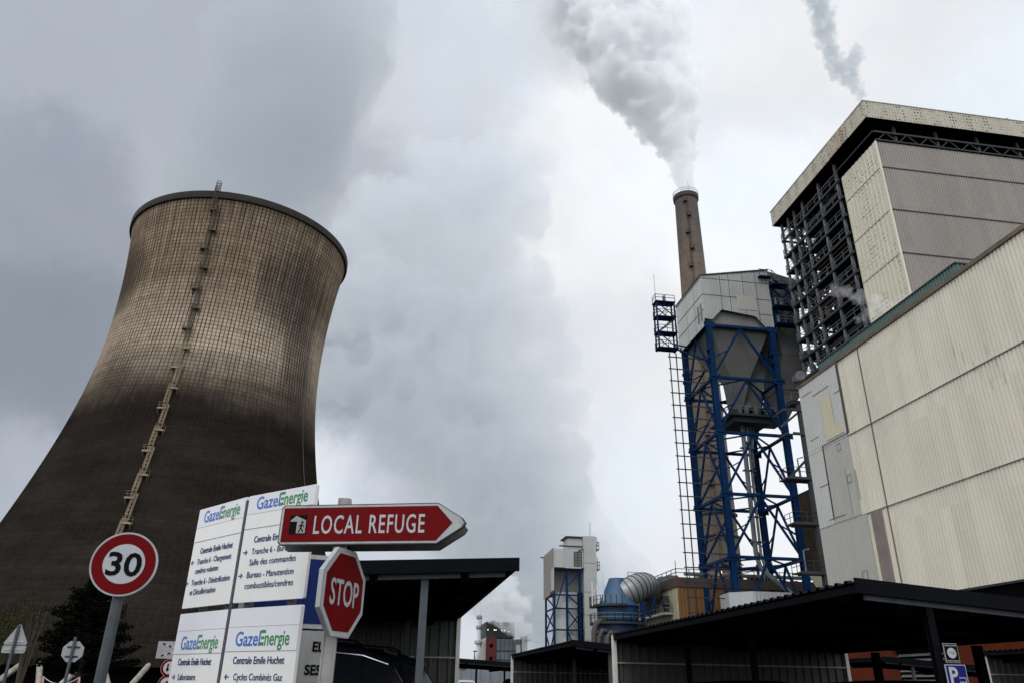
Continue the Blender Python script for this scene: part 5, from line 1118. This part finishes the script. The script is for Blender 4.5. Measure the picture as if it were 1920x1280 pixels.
for i in range(6):
    for s_ in (-1, 1):
        x = -.36+i*.1; z = 2.5+s_*(.2-i*.035); b = MB(); b.hexa([(x, -.006, z-.03), (x+.09, -.006, z-.03-s_*.03), (x+.09, -.006, z+.03-s_*.03), (x, -.006, z+.03)], [(x, -.004, z-.03), (x+.09, -.004, z-.03-s_*.03), (x+.09, -.004, z+.03-s_*.03), (x, -.004, z+.03)]); b.build('stripe', 'sign_white' if i % 2 else 'sign_red', t3, local=True)
for (z, nm) in ((1.93, 'arrows'), (1.42, 'lorry')):
    d_ = plate(ngon(.29, 32, 0, 0, z), .03).build('round_plate', 'rim', t3, local=True)
    b = MB(); q = ngon(.28, 32, 0, 0, z); i_ = ngon(.205, 32, 0, 0, z)
    for k in range(32): k2 = (k+1) % 32; b.poly([(q[k][0], -.003, q[k][1]), (q[k2][0], -.003, q[k2][1]), (i_[k2][0], -.003, i_[k2][1]), (i_[k][0], -.003, i_[k][1])])
    b.build('red_ring', 'sign_red', d_, local=True); b = MB(); b.poly([(x, -.003, zz) for x, zz in ngon(.205, 32, 0, 0, z)]); b.build('white_disc', 'sign_white', d_, local=True)
    b = MB()
    if nm == 'arrows': b.box(-.09, -.006, z-.05, -.04, -.005, z+.13); b.poly([(-.13, -.006, z-.03), (-.065, -.006, z-.14), (0, -.006, z-.03)]); b.build('black_arrow', 'sign_black', d_, local=True); b = MB(); b.box(.05, -.006, z-.13, .09, -.005, z+.04); b.poly([(.02, -.006, z+.02), (.07, -.006, z+.13), (.12, -.006, z+.02)]); b.build('red_arrow', 'sign_red', d_, local=True)
    else:
        b.box(-.13, -.006, z-.05, -.06, -.005, z+.03); b.box(-.04, -.006, z-.05, .15, -.005, z+.09); b.poly([(x, -.006, zz) for x, zz in ngon(.03, 12, 0, -.08, z-.06)]); b.poly([(x, -.006, zz) for x, zz in ngon(.03, 12, 0, .08, z-.06)]); b.build('lorry_mark', 'sign_black', d_, local=True)
b = MB(); b.tube([(0, .07, 0), (0, .07, 2.75)], .045, 10); b.build('post', 'galva', t3, local=True, smooth=40)
# chain barrier
cb = thing('chain_barrier', 'red and white chain barrier posts at the left picture foot', 'barrier', (-13.2, 38, 0))
for x in (-14.35, -12.9):
    b = MB(); b.tube([(x-.25, 38, 0), (x, 38, 1.62)], .035, 8); b.tube([(x+.3, 38, 0), (x, 38, 1.62)], .035, 8); b.build('leg', 'barrier', cb); 
    b = MB(); b.tube([(x+.06, 37.95, 1.2), (x+.02, 37.95, 1.6)], .035, 8); b.build('white_sleeve', 'sign_white', cb)
b = MB(); b.tube([(-14.35+1.45*t, 38, 1.6-.28*4*t*(1-t)) for t in np.linspace(0, 1, 14)], .02, 6); b.build('chain', 'sign_white', cb)
# ------------------------------------------------------------------ cars
SUV = [(-2.24, .55, .93, .97, .74, .66), (-2.19, .36, 1.02, 1.22, .84, .62), (-1.95, .30, 1.04, 1.56, .90, .60), (-1.55, .28, 1.04, 1.70, .92, .63), (-.9, .28, 1.02, 1.76, .93, .65), (-.1, .28, 1.0, 1.77, .93, .66),
       (.5, .28, .98, 1.68, .93, .63), (1.2, .28, .98, 1.06, .92, .74), (1.9, .32, .93, .97, .89, .76), (2.2, .42, .76, .80, .78, .66)]
HATCH = [(x, zb, zl*.93, zt*.90 if zt > 1.1 else zt*.93, wb*.96, wt*.95) for (x, zb, zl, zt, wb, wt) in SUV]
def car(label, loc, rz, paint, st_=SUV, rails=True, group=None, trim='black_trim', zs=1.):
    t = thing('parked_car', label, 'car', (loc[0], loc[1], GZ+.006), (0, 0, rz), group=group); t.scale = (1, 1, zs)
    def ring(s):
        x, zb, zl, zt, wb, wt = s; zm = zb+(zl-zb)*.55
        half = [(0, zb), (wb*.86, zb), (wb*.98, zb+.10), (wb, zm), (wb*.97, zl), (wt+(wb-wt)*.08 if zt-zl > .1 else wt, zt-.06 if zt-zl > .1 else zt-.02), (wt*.8, zt), (0, zt+.015)]
        return [Vector((x, y, z)) for y, z in half]+[Vector((x, -y, z)) for y, z in half[1:-1]][::-1]
    b = MB(); rg = [ring(s) for s in st_]; n = len(rg[0])
    for r_ in rg: b.v += r_
    for i in range(len(rg)-1):
        for k in range(n): k2 = (k+1) % n; b.f.append([i*n+k, i*n+k2, (i+1)*n+k2, (i+1)*n+k])
    b.f.append(list(range(n))); b.f.append([(len(rg)-1)*n+k for k in range(n)])
    bd = b.build('body', paint, t, local=True, smooth=34)
    def side(i0, i1, s, f0=.1, f1=.86, cut0=0., cut1=0.):
        lo_, hi_ = [], []
        for i in range(i0, i1+1):
            p, q = rg[i][4].copy(), rg[i][5].copy(); p.y *= s; q.y *= s
            lo_.append(p.lerp(q, f0)+Vector((0, .012*s, 0))); hi_.append(p.lerp(q, f1)+Vector((0, .012*s, 0)))
        if cut0: lo_[0].x += cut0; 
        if cut1: hi_[-1] = hi_[-1].lerp(hi_[-2], .55); lo_[-1].x -= cut1
        return lo_, hi_
    for s in (-1, 1):
        for (i0, i1, c0, c1) in ((2, 3, .10, 0), (3, 4, 0, 0), (4, 5, 0, 0), (5, 6, 0, .0)):
            lo_, hi_ = side(i0, i1, s, cut0=c0, cut1=c1); b = MB(); sh_ = Vector((.02, 0, 0)); lo_[0] += sh_; hi_[0] += sh_; lo_[-1] -= sh_; hi_[-1] -= sh_
            th_ = Vector((0, -.008*s, 0)); b.hexa([p+th_ for p in lo_+hi_[::-1]], lo_+hi_[::-1]); b.build('side_window', 'glass', t, local=True)
        lo_, hi_ = side(2, 6, s); b = MB()
        for p, q in zip(hi_, hi_[1:]): b.beam(p+Vector((0, .008*s, .012)), q+Vector((0, .008*s, .012)), .012)
        b.build('window_trim', trim, t, local=True)
        if rails:
            b = MB(); b.tube([(-1.55, s*.66, 1.70), (-1.4, s*.66, 1.78), (-.5, s*.67, 1.83), (.3, s*.66, 1.80), (.5, s*.65, 1.72)], .018, 6); b.build('roof_rail', 'black_trim', t, local=True)
        b = MB(); x = -2.16; b.hexa([(-2.235, s*.60, .84), (-2.02, s*.905, .86), (-1.96, s*.912, 1.06), (-2.19, s*.62, 1.10)], [(-2.27, s*.60, .85), (-2.05, s*.925, .87), (-1.99, s*.93, 1.05), (-2.225, s*.62, 1.09)]); b.build('tail_light', 'tail', t, local=True)
        b = MB(); b.hexa([(2.0, s*.84, .70), (2.19, s*.60, .68), (2.15, s*.60, .80), (1.95, s*.85, .84)], [(2.05, s*.88, .70), (2.24, s*.62, .68), (2.2, s*.62, .80), (1.98, s*.90, .84)]); b.build('headlight', 'chrome', t, local=True)
        for x in (-1.38, 1.38):
            b = MB(); b.tube([(x, s*.70, .34), (x, s*.94, .34)], .34, 20); w_ = b.build('wheel', 'rubber', t, local=True, smooth=40)
            b = MB(); b.tube([(x, s*.93, .34), (x, s*.95, .34)], .21, 14); b.build('rim', 'galva', w_, local=True)
        b = MB(); b.box(.95, s*.93 if s > 0 else -1.13, 1.02, 1.12, 1.13 if s > 0 else -.93, 1.16); b.build('wing_mirror', paint, t, local=True)
    a_, c_ = rg[1], rg[2]; b = MB(); q = [a_[5].lerp(c_[5], .05), c_[5].lerp(a_[5], .12)]; o_ = Vector((-.015, 0, .012))
    b.poly([Vector((q[0].x, -q[0].y*.95, q[0].z))+o_, Vector((q[0].x, q[0].y*.95, q[0].z))+o_, Vector((q[1].x, q[1].y*.93, q[1].z))+o_, Vector((q[1].x, -q[1].y*.93, q[1].z))+o_]); b.build('rear_window', 'glass', t, local=True)
    a_, c_ = rg[7], rg[6]; b = MB(); q = [a_[5].lerp(c_[5], .08), a_[5].lerp(c_[5], .9)]; o_ = Vector((.01, 0, .014))
    b.poly([Vector((q[0].x, -q[0].y*.9, q[0].z))+o_, Vector((q[0].x, q[0].y*.9, q[0].z))+o_, Vector((q[1].x, q[1].y*.92, q[1].z))+o_, Vector((q[1].x, -q[1].y*.92, q[1].z))+o_]); b.build('windscreen', 'glass', t, local=True)
    b = MB(); b.hexa([(-2.08, -.5, 1.58), (-2.08, .5, 1.58), (-1.9, .56, 1.62), (-1.9, -.56, 1.62)], [(-2.09, -.5, 1.61), (-2.09, .5, 1.61), (-1.85, .58, 1.67), (-1.85, -.58, 1.67)]); b.build('roof_spoiler', paint, t, local=True) if st_ is SUV else None
    return t
CARS = 'cars parked under the carports'
car('dark blue-grey SUV with lit-looking red tail lamp behind the stop sign post', (-1.88, 13.5, 0), math.pi, 'paint2', group=CARS, trim='chrome')
car('black SUV behind the galvanised carport post, only its rear corner showing', (-1.25, 15.8, 0), math.pi, 'paint', group=CARS)
car('black car roof showing above the bottom edge under the broad carport', (8.0, 16.2, 0), 0, 'paint', HATCH, False, CARS, zs=.85)
car('black car with grey roof line at the bottom right corner', (10.2, 10.25, 0), math.pi, 'paint', HATCH, False, CARS, 'galva', .87)
car('black car low behind the blue parking sign', (9.0, 12.7, 0), 0, 'paint', HATCH, False, CARS, zs=.85)
car('dark car with curved roof under the middle carport', (8.3, 26.2, 0), math.pi, 'paint2', SUV, False, CARS, zs=.9)
car('black car under the farthest small carport', (6.6, 40.5, 0), math.pi, 'paint', SUV, False, CARS, zs=.9)
car('silver car farther off beside the blue-grey warehouse', (6.2, 63, 0), R(90), 'paint3', SUV, False, CARS, zs=.9)

# ------------------------------------------------------------------ vegetation
def leaf_cloud(b, c, r, n, s, squash=1.):
    for _ in range(n):
        d = Vector((random.gauss(0, 1), random.gauss(0, 1), random.gauss(0, 1))).normalized()*(r*random.random()**.4); d.z *= squash; p = c+d
        a = Vector((random.gauss(0, 1), random.gauss(0, 1), random.gauss(0, .6))).normalized()*s*random.uniform(.6, 1.4); e = a.orthogonal().normalized()*s*random.uniform(.25, .5)
        b.poly([p-a*.5, p+e*.5, p+a*.5, p-e*.5])
pt = thing('pine_tree', 'dark bushy pine standing before the cooling tower foot', 'tree', (-22.6, 66, 0))
b = MB(); b.tube([(-22.6, 66, 0), (-22.5, 66, 2.5), (-22.65, 66, 6), (-22.6, 66, 8.4)], [.22, .18, .11, .03], 8)
b2_ = MB()
for i in range(120):
    z = 1.7+6.9*(i/120)**1.1; a = i*2.399+random.uniform(-.4, .4); L = (1-(z-1.5)/7.6)**.7*4.1*random.uniform(.6, 1.12)
    e = Vector((-22.6+L*math.cos(a), 66+L*math.sin(a), z+L*.22+random.uniform(-.1, .3)))
    b.tube([(-22.6, 66, z), e], [.045, .015], 4)
    m_ = int(4+L*3)
    for k in range(m_): leaf_cloud(b2_, Vector((-22.6, 66, z)).lerp(e, .3+.75*k/m_), .40, 16, .32, .7)
leaf_cloud(b2_, Vector((-22.6, 66, 8.5)), .35, 40, .28, 1.6)
b.build('trunk', 'bark', pt); b2_.build('crown', 'pine', pt, fix=False)
def bush(label, x, y, h, r, n, tall=1.):
    t = thing('leafy_tree', label, 'tree', (x, y, 0)); b = MB(); b2 = MB()
    for i in range(9):
        a = random.uniform(0, 6.28); L = random.uniform(.2, .9)*r; e = Vector((x+L*math.cos(a), y+L*math.sin(a), h*random.uniform(.45, 1.0)*tall)); b.tube([(x, y, 0), Vector((x, y, 0)).lerp(e, .5)+Vector((0, 0, .3)), e], [.1, .06, .02], 5)
        for k in range(5): leaf_cloud(b2, e+Vector((random.gauss(0, .5), random.gauss(0, .5), random.gauss(0, .6))), .55, n, .16)
    b.build('trunk', 'bark', t); b2.build('crown', 'leaf', t, fix=False)
bush('thin olive-leaved tree at the left picture edge behind the triangular sign', -22.6, 52, 5.2, 1.5, 40)
bush('low olive shrub poking above the triangular sign', -22.5, 56, 5.7, .8, 9)
# low bank of ground cover at the tower foot
b = MB()
for _ in range(2600): leaf_cloud(b, Vector((random.uniform(-34, -9), random.uniform(62, 78), random.uniform(0, .8))), .3, 1, .5)
b.build('ground_cover', 'leaf', fix=False)['kind'] = 'stuff'

# ------------------------------------------------------------------ steam and smoke (closed billowing hulls filled with real scattering volume)
bm_ = bmesh.new(); bmesh.ops.create_icosphere(bm_, subdivisions=2, radius=1.); bm_.verts.ensure_lookup_table()
ICO = (np.array([v.co[:] for v in bm_.verts]), np.array([[v.index for v in f.verts] for f in bm_.faces])); bm_.free()
LAT = np.random.RandomState(5).uniform(-1, 1, (64, 64, 64))
def vnoise(p):
    i = np.floor(p).astype(int); f = p-i; f = f*f*f*(f*(f*6-15)+10); o = 0.
    for dx in (0, 1):
        for dy in (0, 1):
            for dz in (0, 1):
                w = (f[:, 0] if dx else 1-f[:, 0])*(f[:, 1] if dy else 1-f[:, 1])*(f[:, 2] if dz else 1-f[:, 2])
                o = o+w*LAT[(i[:, 0]+dx) & 63, (i[:, 1]+dy) & 63, (i[:, 2]+dz) & 63]
    return o*1.3
def plume(name, label, cat, centres, voxel, seedv, children, dens, colr, g=.2, amp=.14, nscale=.1, octv=4, crad=(.32, .5)):
    rnd = random.Random(seedv); V_, F_ = [], []
    def ball(c, r): F_.append(ICO[1]+len(V_)*len(ICO[0])); V_.append(ICO[0]*r+np.array(c))
    for (c, r) in centres:
        c = Vector(c); ball(c, r*.86)
        for _ in range(children):
            d = Vector((rnd.gauss(0, 1), rnd.gauss(0, 1), rnd.gauss(0, 1))).normalized(); rr_ = r*rnd.uniform(*crad); ball(c+d*(r-rr_*.6), rr_)
    me = bpy.data.meshes.new(name); V_ = np.concatenate(V_); F_ = np.concatenate(F_)
    me.vertices.add(len(V_)); me.vertices.foreach_set('co', V_.ravel()); me.loops.add(F_.size); me.loops.foreach_set('vertex_index', F_.ravel().astype(np.int32)); me.polygons.add(len(F_)); me.polygons.foreach_set('loop_start', np.arange(0, F_.size, 3, dtype=np.int32)); me.update(calc_edges=True)
    o = bpy.data.objects.new(name, me); COL.objects.link(o)
    rm = o.modifiers.new('r', 'REMESH'); rm.mode = 'VOXEL'; rm.voxel_size = voxel
    bpy.context.view_layer.update()
    m2 = bpy.data.meshes.new_from_object(o.evaluated_get(bpy.context.evaluated_depsgraph_get())); o.modifiers.clear(); o.data = m2; bpy.data.meshes.remove(me)
    nv = len(m2.vertices); co = np.empty(nv*3); no = np.empty(nv*3); m2.vertices.foreach_get('co', co); m2.vertices.foreach_get('normal', no); co = co.reshape(-1, 3); no = no.reshape(-1, 3)
    rad = np.array([r for _, r in centres]); cc = np.array([list(c) for c, _ in centres])
    out = np.empty_like(co)
    for i in range(0, nv, 20000):
        q = co[i:i+20000]; k = np.argmin(((q[:, None, :]-cc[None])**2).sum(2)-rad**2, 1); r = rad[k][:, None]
        f = q*(nscale*10/np.maximum(np.median(rad), 1e-3)); v = np.zeros((len(q), 1)); a_ = 1.
        for _ in range(octv): v += a_*(1-2*np.abs(vnoise(f)))[:, None]; f = f*2.1+np.array((3.1, 1.7, .3)); a_ *= .55
        out[i:i+20000] = q+no[i:i+20000]*(v-.9)*amp*r
    m2.vertices.foreach_set('co', out.ravel()); m2.update()
    rm = o.modifiers.new('r', 'REMESH'); rm.mode = 'VOXEL'; rm.voxel_size = voxel*.9; bpy.context.view_layer.update()
    m3 = bpy.data.meshes.new_from_object(o.evaluated_get(bpy.context.evaluated_depsgraph_get())); o.modifiers.clear(); o.data = m3; bpy.data.meshes.remove(m2); m2 = m3
    m2.polygons.foreach_set('use_smooth', [True]*len(m2.polygons)); m2.update(); m2.name = name
    m2.materials.clear(); m2.materials.append(volmat(name, dens, colr, g)); tag(o, label, cat); return o
STEAM_D, STEAM_C = .0145, (.755, .785, .825)
rnd = random.Random(3)
ch = []
EDG = [(86.4, 150.0, 3.1), (86.6, 153.5, 3.5), (86.8, 157, 4.1), (86.4, 160.5, 4.7), (85.8, 164, 5.8), (85.2, 168, 7.2), (84.2, 172, 8.6), (83.2, 176.5, 10.2), (81.8, 181, 11.8), (80.3, 186, 13.2), (79.2, 191, 14.6), (77.2, 197, 16.3), (74.5, 203, 18.2), (72.3, 210, 19.6), (70, 218, 21.5), (68, 226, 23.5), (66, 235, 25.5), (64, 246, 27.5), (61, 258, 30), (57, 272, 33)]
for (x, z, r) in EDG:
    n = 1 if r < 7 else (3 if r < 14 else 5)
    for k in range(n):
        if n == 1: ch.append(((x+rnd.uniform(-.15, .15)*r, 195+rnd.uniform(-.2, .2)*r, z), r))
        else:
            a = rnd.uniform(0, 6.28); q = r*.48; ch.append(((x+q*math.cos(a+2*math.pi*k/n), 195+q*.8*math.sin(a+2*math.pi*k/n), z+rnd.uniform(-.18, .18)*r), r*rnd.uniform(.52, .66)))
plume('chimney_steam', 'dense white billowing steam plume rising from the tall brown chimney', 'steam plume', ch, .5, 5, 60, .34, (.988, .992, .998), .3, amp=.2, nscale=.2, octv=5, crad=(.10, .30))
veil = []
for (px_, py_, r) in [(1212, 205, 5), (1190, 180, 7), (1165, 160, 9), (1140, 130, 11), (1110, 120, 11), (1085, 95, 13), (1060, 105, 11), (1035, 60, 14), (1010, 90, 11), (1000, 30, 15), (1040, 0, 17), (985, 10, 14), (1000, -50, 18), (960, -30, 16), (1265, 150, 7), (1280, 60, 8), (1285, 230, 4.5), (1270, 20, 9)]:
    p = aty(px_, py_, 199); veil.append((p, r))
plume('drifting_steam', 'thin torn veil of steam drifting left off the dense chimney plume', 'steam', veil, .7, 15, 40, .028, (.95, .965, .985), .3, amp=.42, nscale=.2, octv=5, crad=(.12, .4))
bank = []
for (px_, py_, w) in [(935, 330, 95), (985, 300, 45), (820, 330, 90), (720, 400, 90), (640, 560, 85), (630, 700, 70), (880, 370, 100), (975, 400, 62), (700, 560, 90), (680, 440, 80), (780, 430, 90), (660, 700, 60), (915, 470, 95), (985, 520, 52), (1002, 600, 52), (905, 600, 105), (1022, 675, 50), (1035, 760, 50), (950, 740, 105), (845, 720, 115), (800, 570, 95), (850, 480, 80), (740, 680, 85), (725, 780, 70), (790, 830, 80),
                      (880, 860, 105), (985, 860, 90), (1048, 850, 42), (1060, 915, 38), (1010, 960, 80), (900, 980, 95), (815, 950, 70), (1082, 975, 34), (1108, 1012, 32), (1055, 1050, 70), (950, 1080, 95), (1140, 1040, 28), (1172, 1062, 24), (1200, 1080, 20), (1125, 1095, 48), (1030, 1130, 85), (940, 1160, 60), (1180, 1110, 34)]:
    p = aty(px_+(22 if px_ > 960 else 0), py_, 700); bank.append((p, w/1411*700*1.08*(1.05 if px_ > 960 else .94)))
plume('steam_bank', 'huge soft grey bank of drifting steam between the cooling tower and the chimney', 'steam cloud', bank, 4.5, 51, 14, STEAM_D, STEAM_C, .2, amp=.22, nscale=.17, octv=5, crad=(.22, .6))
ts = []
for (px_, py_, w) in [(1618, 196, 11), (1614, 182, 13), (1608, 168, 17), (1598, 156, 20), (1588, 146, 22), (1577, 136, 23), (1569, 122, 23), (1602, 132, 16), (1606, 114, 19), (1606, 98, 17), (1562, 104, 23), (1555, 86, 24), (1548, 66, 25), (1545, 46, 27), (1541, 24, 27), (1534, 4, 29), (1528, -20, 30), (1522, -45, 30)]:
    p = aty(px_, py_, 90); ts.append((p, w/1411*128))
plume('thin_smoke', 'thin grey smoke trail drifting up from the boiler house roof', 'smoke plume', ts, .16, 11, 9, .42, (.66, .70, .74), .3, amp=.26, nscale=.16, octv=4, crad=(.25, .55))
cs = []
for (x, z, r) in [(0, 92, 17), (.5, 101, 19), (0, 111, 21), (-1, 121, 22), (1, 131, 24), (2.5, 141, 26), (2, 152, 27), (1, 163, 28), (0, 175, 29), (-1, 187, 30)]:
    for k in range(3):
        a = rnd.uniform(0, 6.28)+2.09*k; q = r*.34 if z > 100 else 4; cs.append(((CTX+LEAN*98+x+q*math.cos(a), CTY+q*math.sin(a), z+rnd.uniform(-3, 3)), (r*.74 if z > 100 else 17)))
plume('cooling_steam', 'broad soft grey steam cloud rising out of the cooling tower', 'steam plume', cs, 1.8, 21, 10, .030, (.60, .64, .69), .2, amp=.16, nscale=.12, octv=4, crad=(.3, .5))
hs = []
for (px_, py_, w, dy) in [(1630, 590, 22, 0), (1650, 570, 26, 1), (1672, 578, 30, 0), (1695, 568, 22, -1), (1716, 556, 16, -2), (1738, 552, 11, -2), (1668, 600, 26, 0), (1640, 560, 20, 2), (1612, 560, 26, 4), (1590, 548, 24, 5), (1565, 545, 20, 6), (1700, 580, 14, -2), (1724, 566, 10, -3), (1610, 600, 16, 4)]:
    p = aty(px_, py_, 56+dy); hs.append((p, w/1411*78*.7))
plume('roof_steam', 'wisps of white steam drifting over the teal roof house', 'steam', hs, .14, 31, 10, .22, (.97, .975, .98), .3, amp=.34, nscale=.16, octv=4, crad=(.2, .5))
fs = []
for (x, z, r) in [(44, 26, 2.6), (47, 24.6, 3.2), (50, 22.8, 3.0), (52.5, 22.0, 2.8), (55, 22.4, 3.2), (48, 29, 4.5), (43, 30, 4.0), (53, 27, 4.5), (58, 24, 3.0), (45, 35, 5.5), (51, 34, 5.5), (41, 34, 4.5), (40, 39, 5), (47, 41, 6.5), (55, 33, 5.0), (38.5, 30, 2.8)]:
    fs.append(((x, 327, z), r))
plume('plant_steam', 'low grey steam wrapping the top of the distant plant', 'steam', fs, .5, 41, 8, .2, (.93, .945, .96), .3, amp=.22, nscale=.14, octv=4)
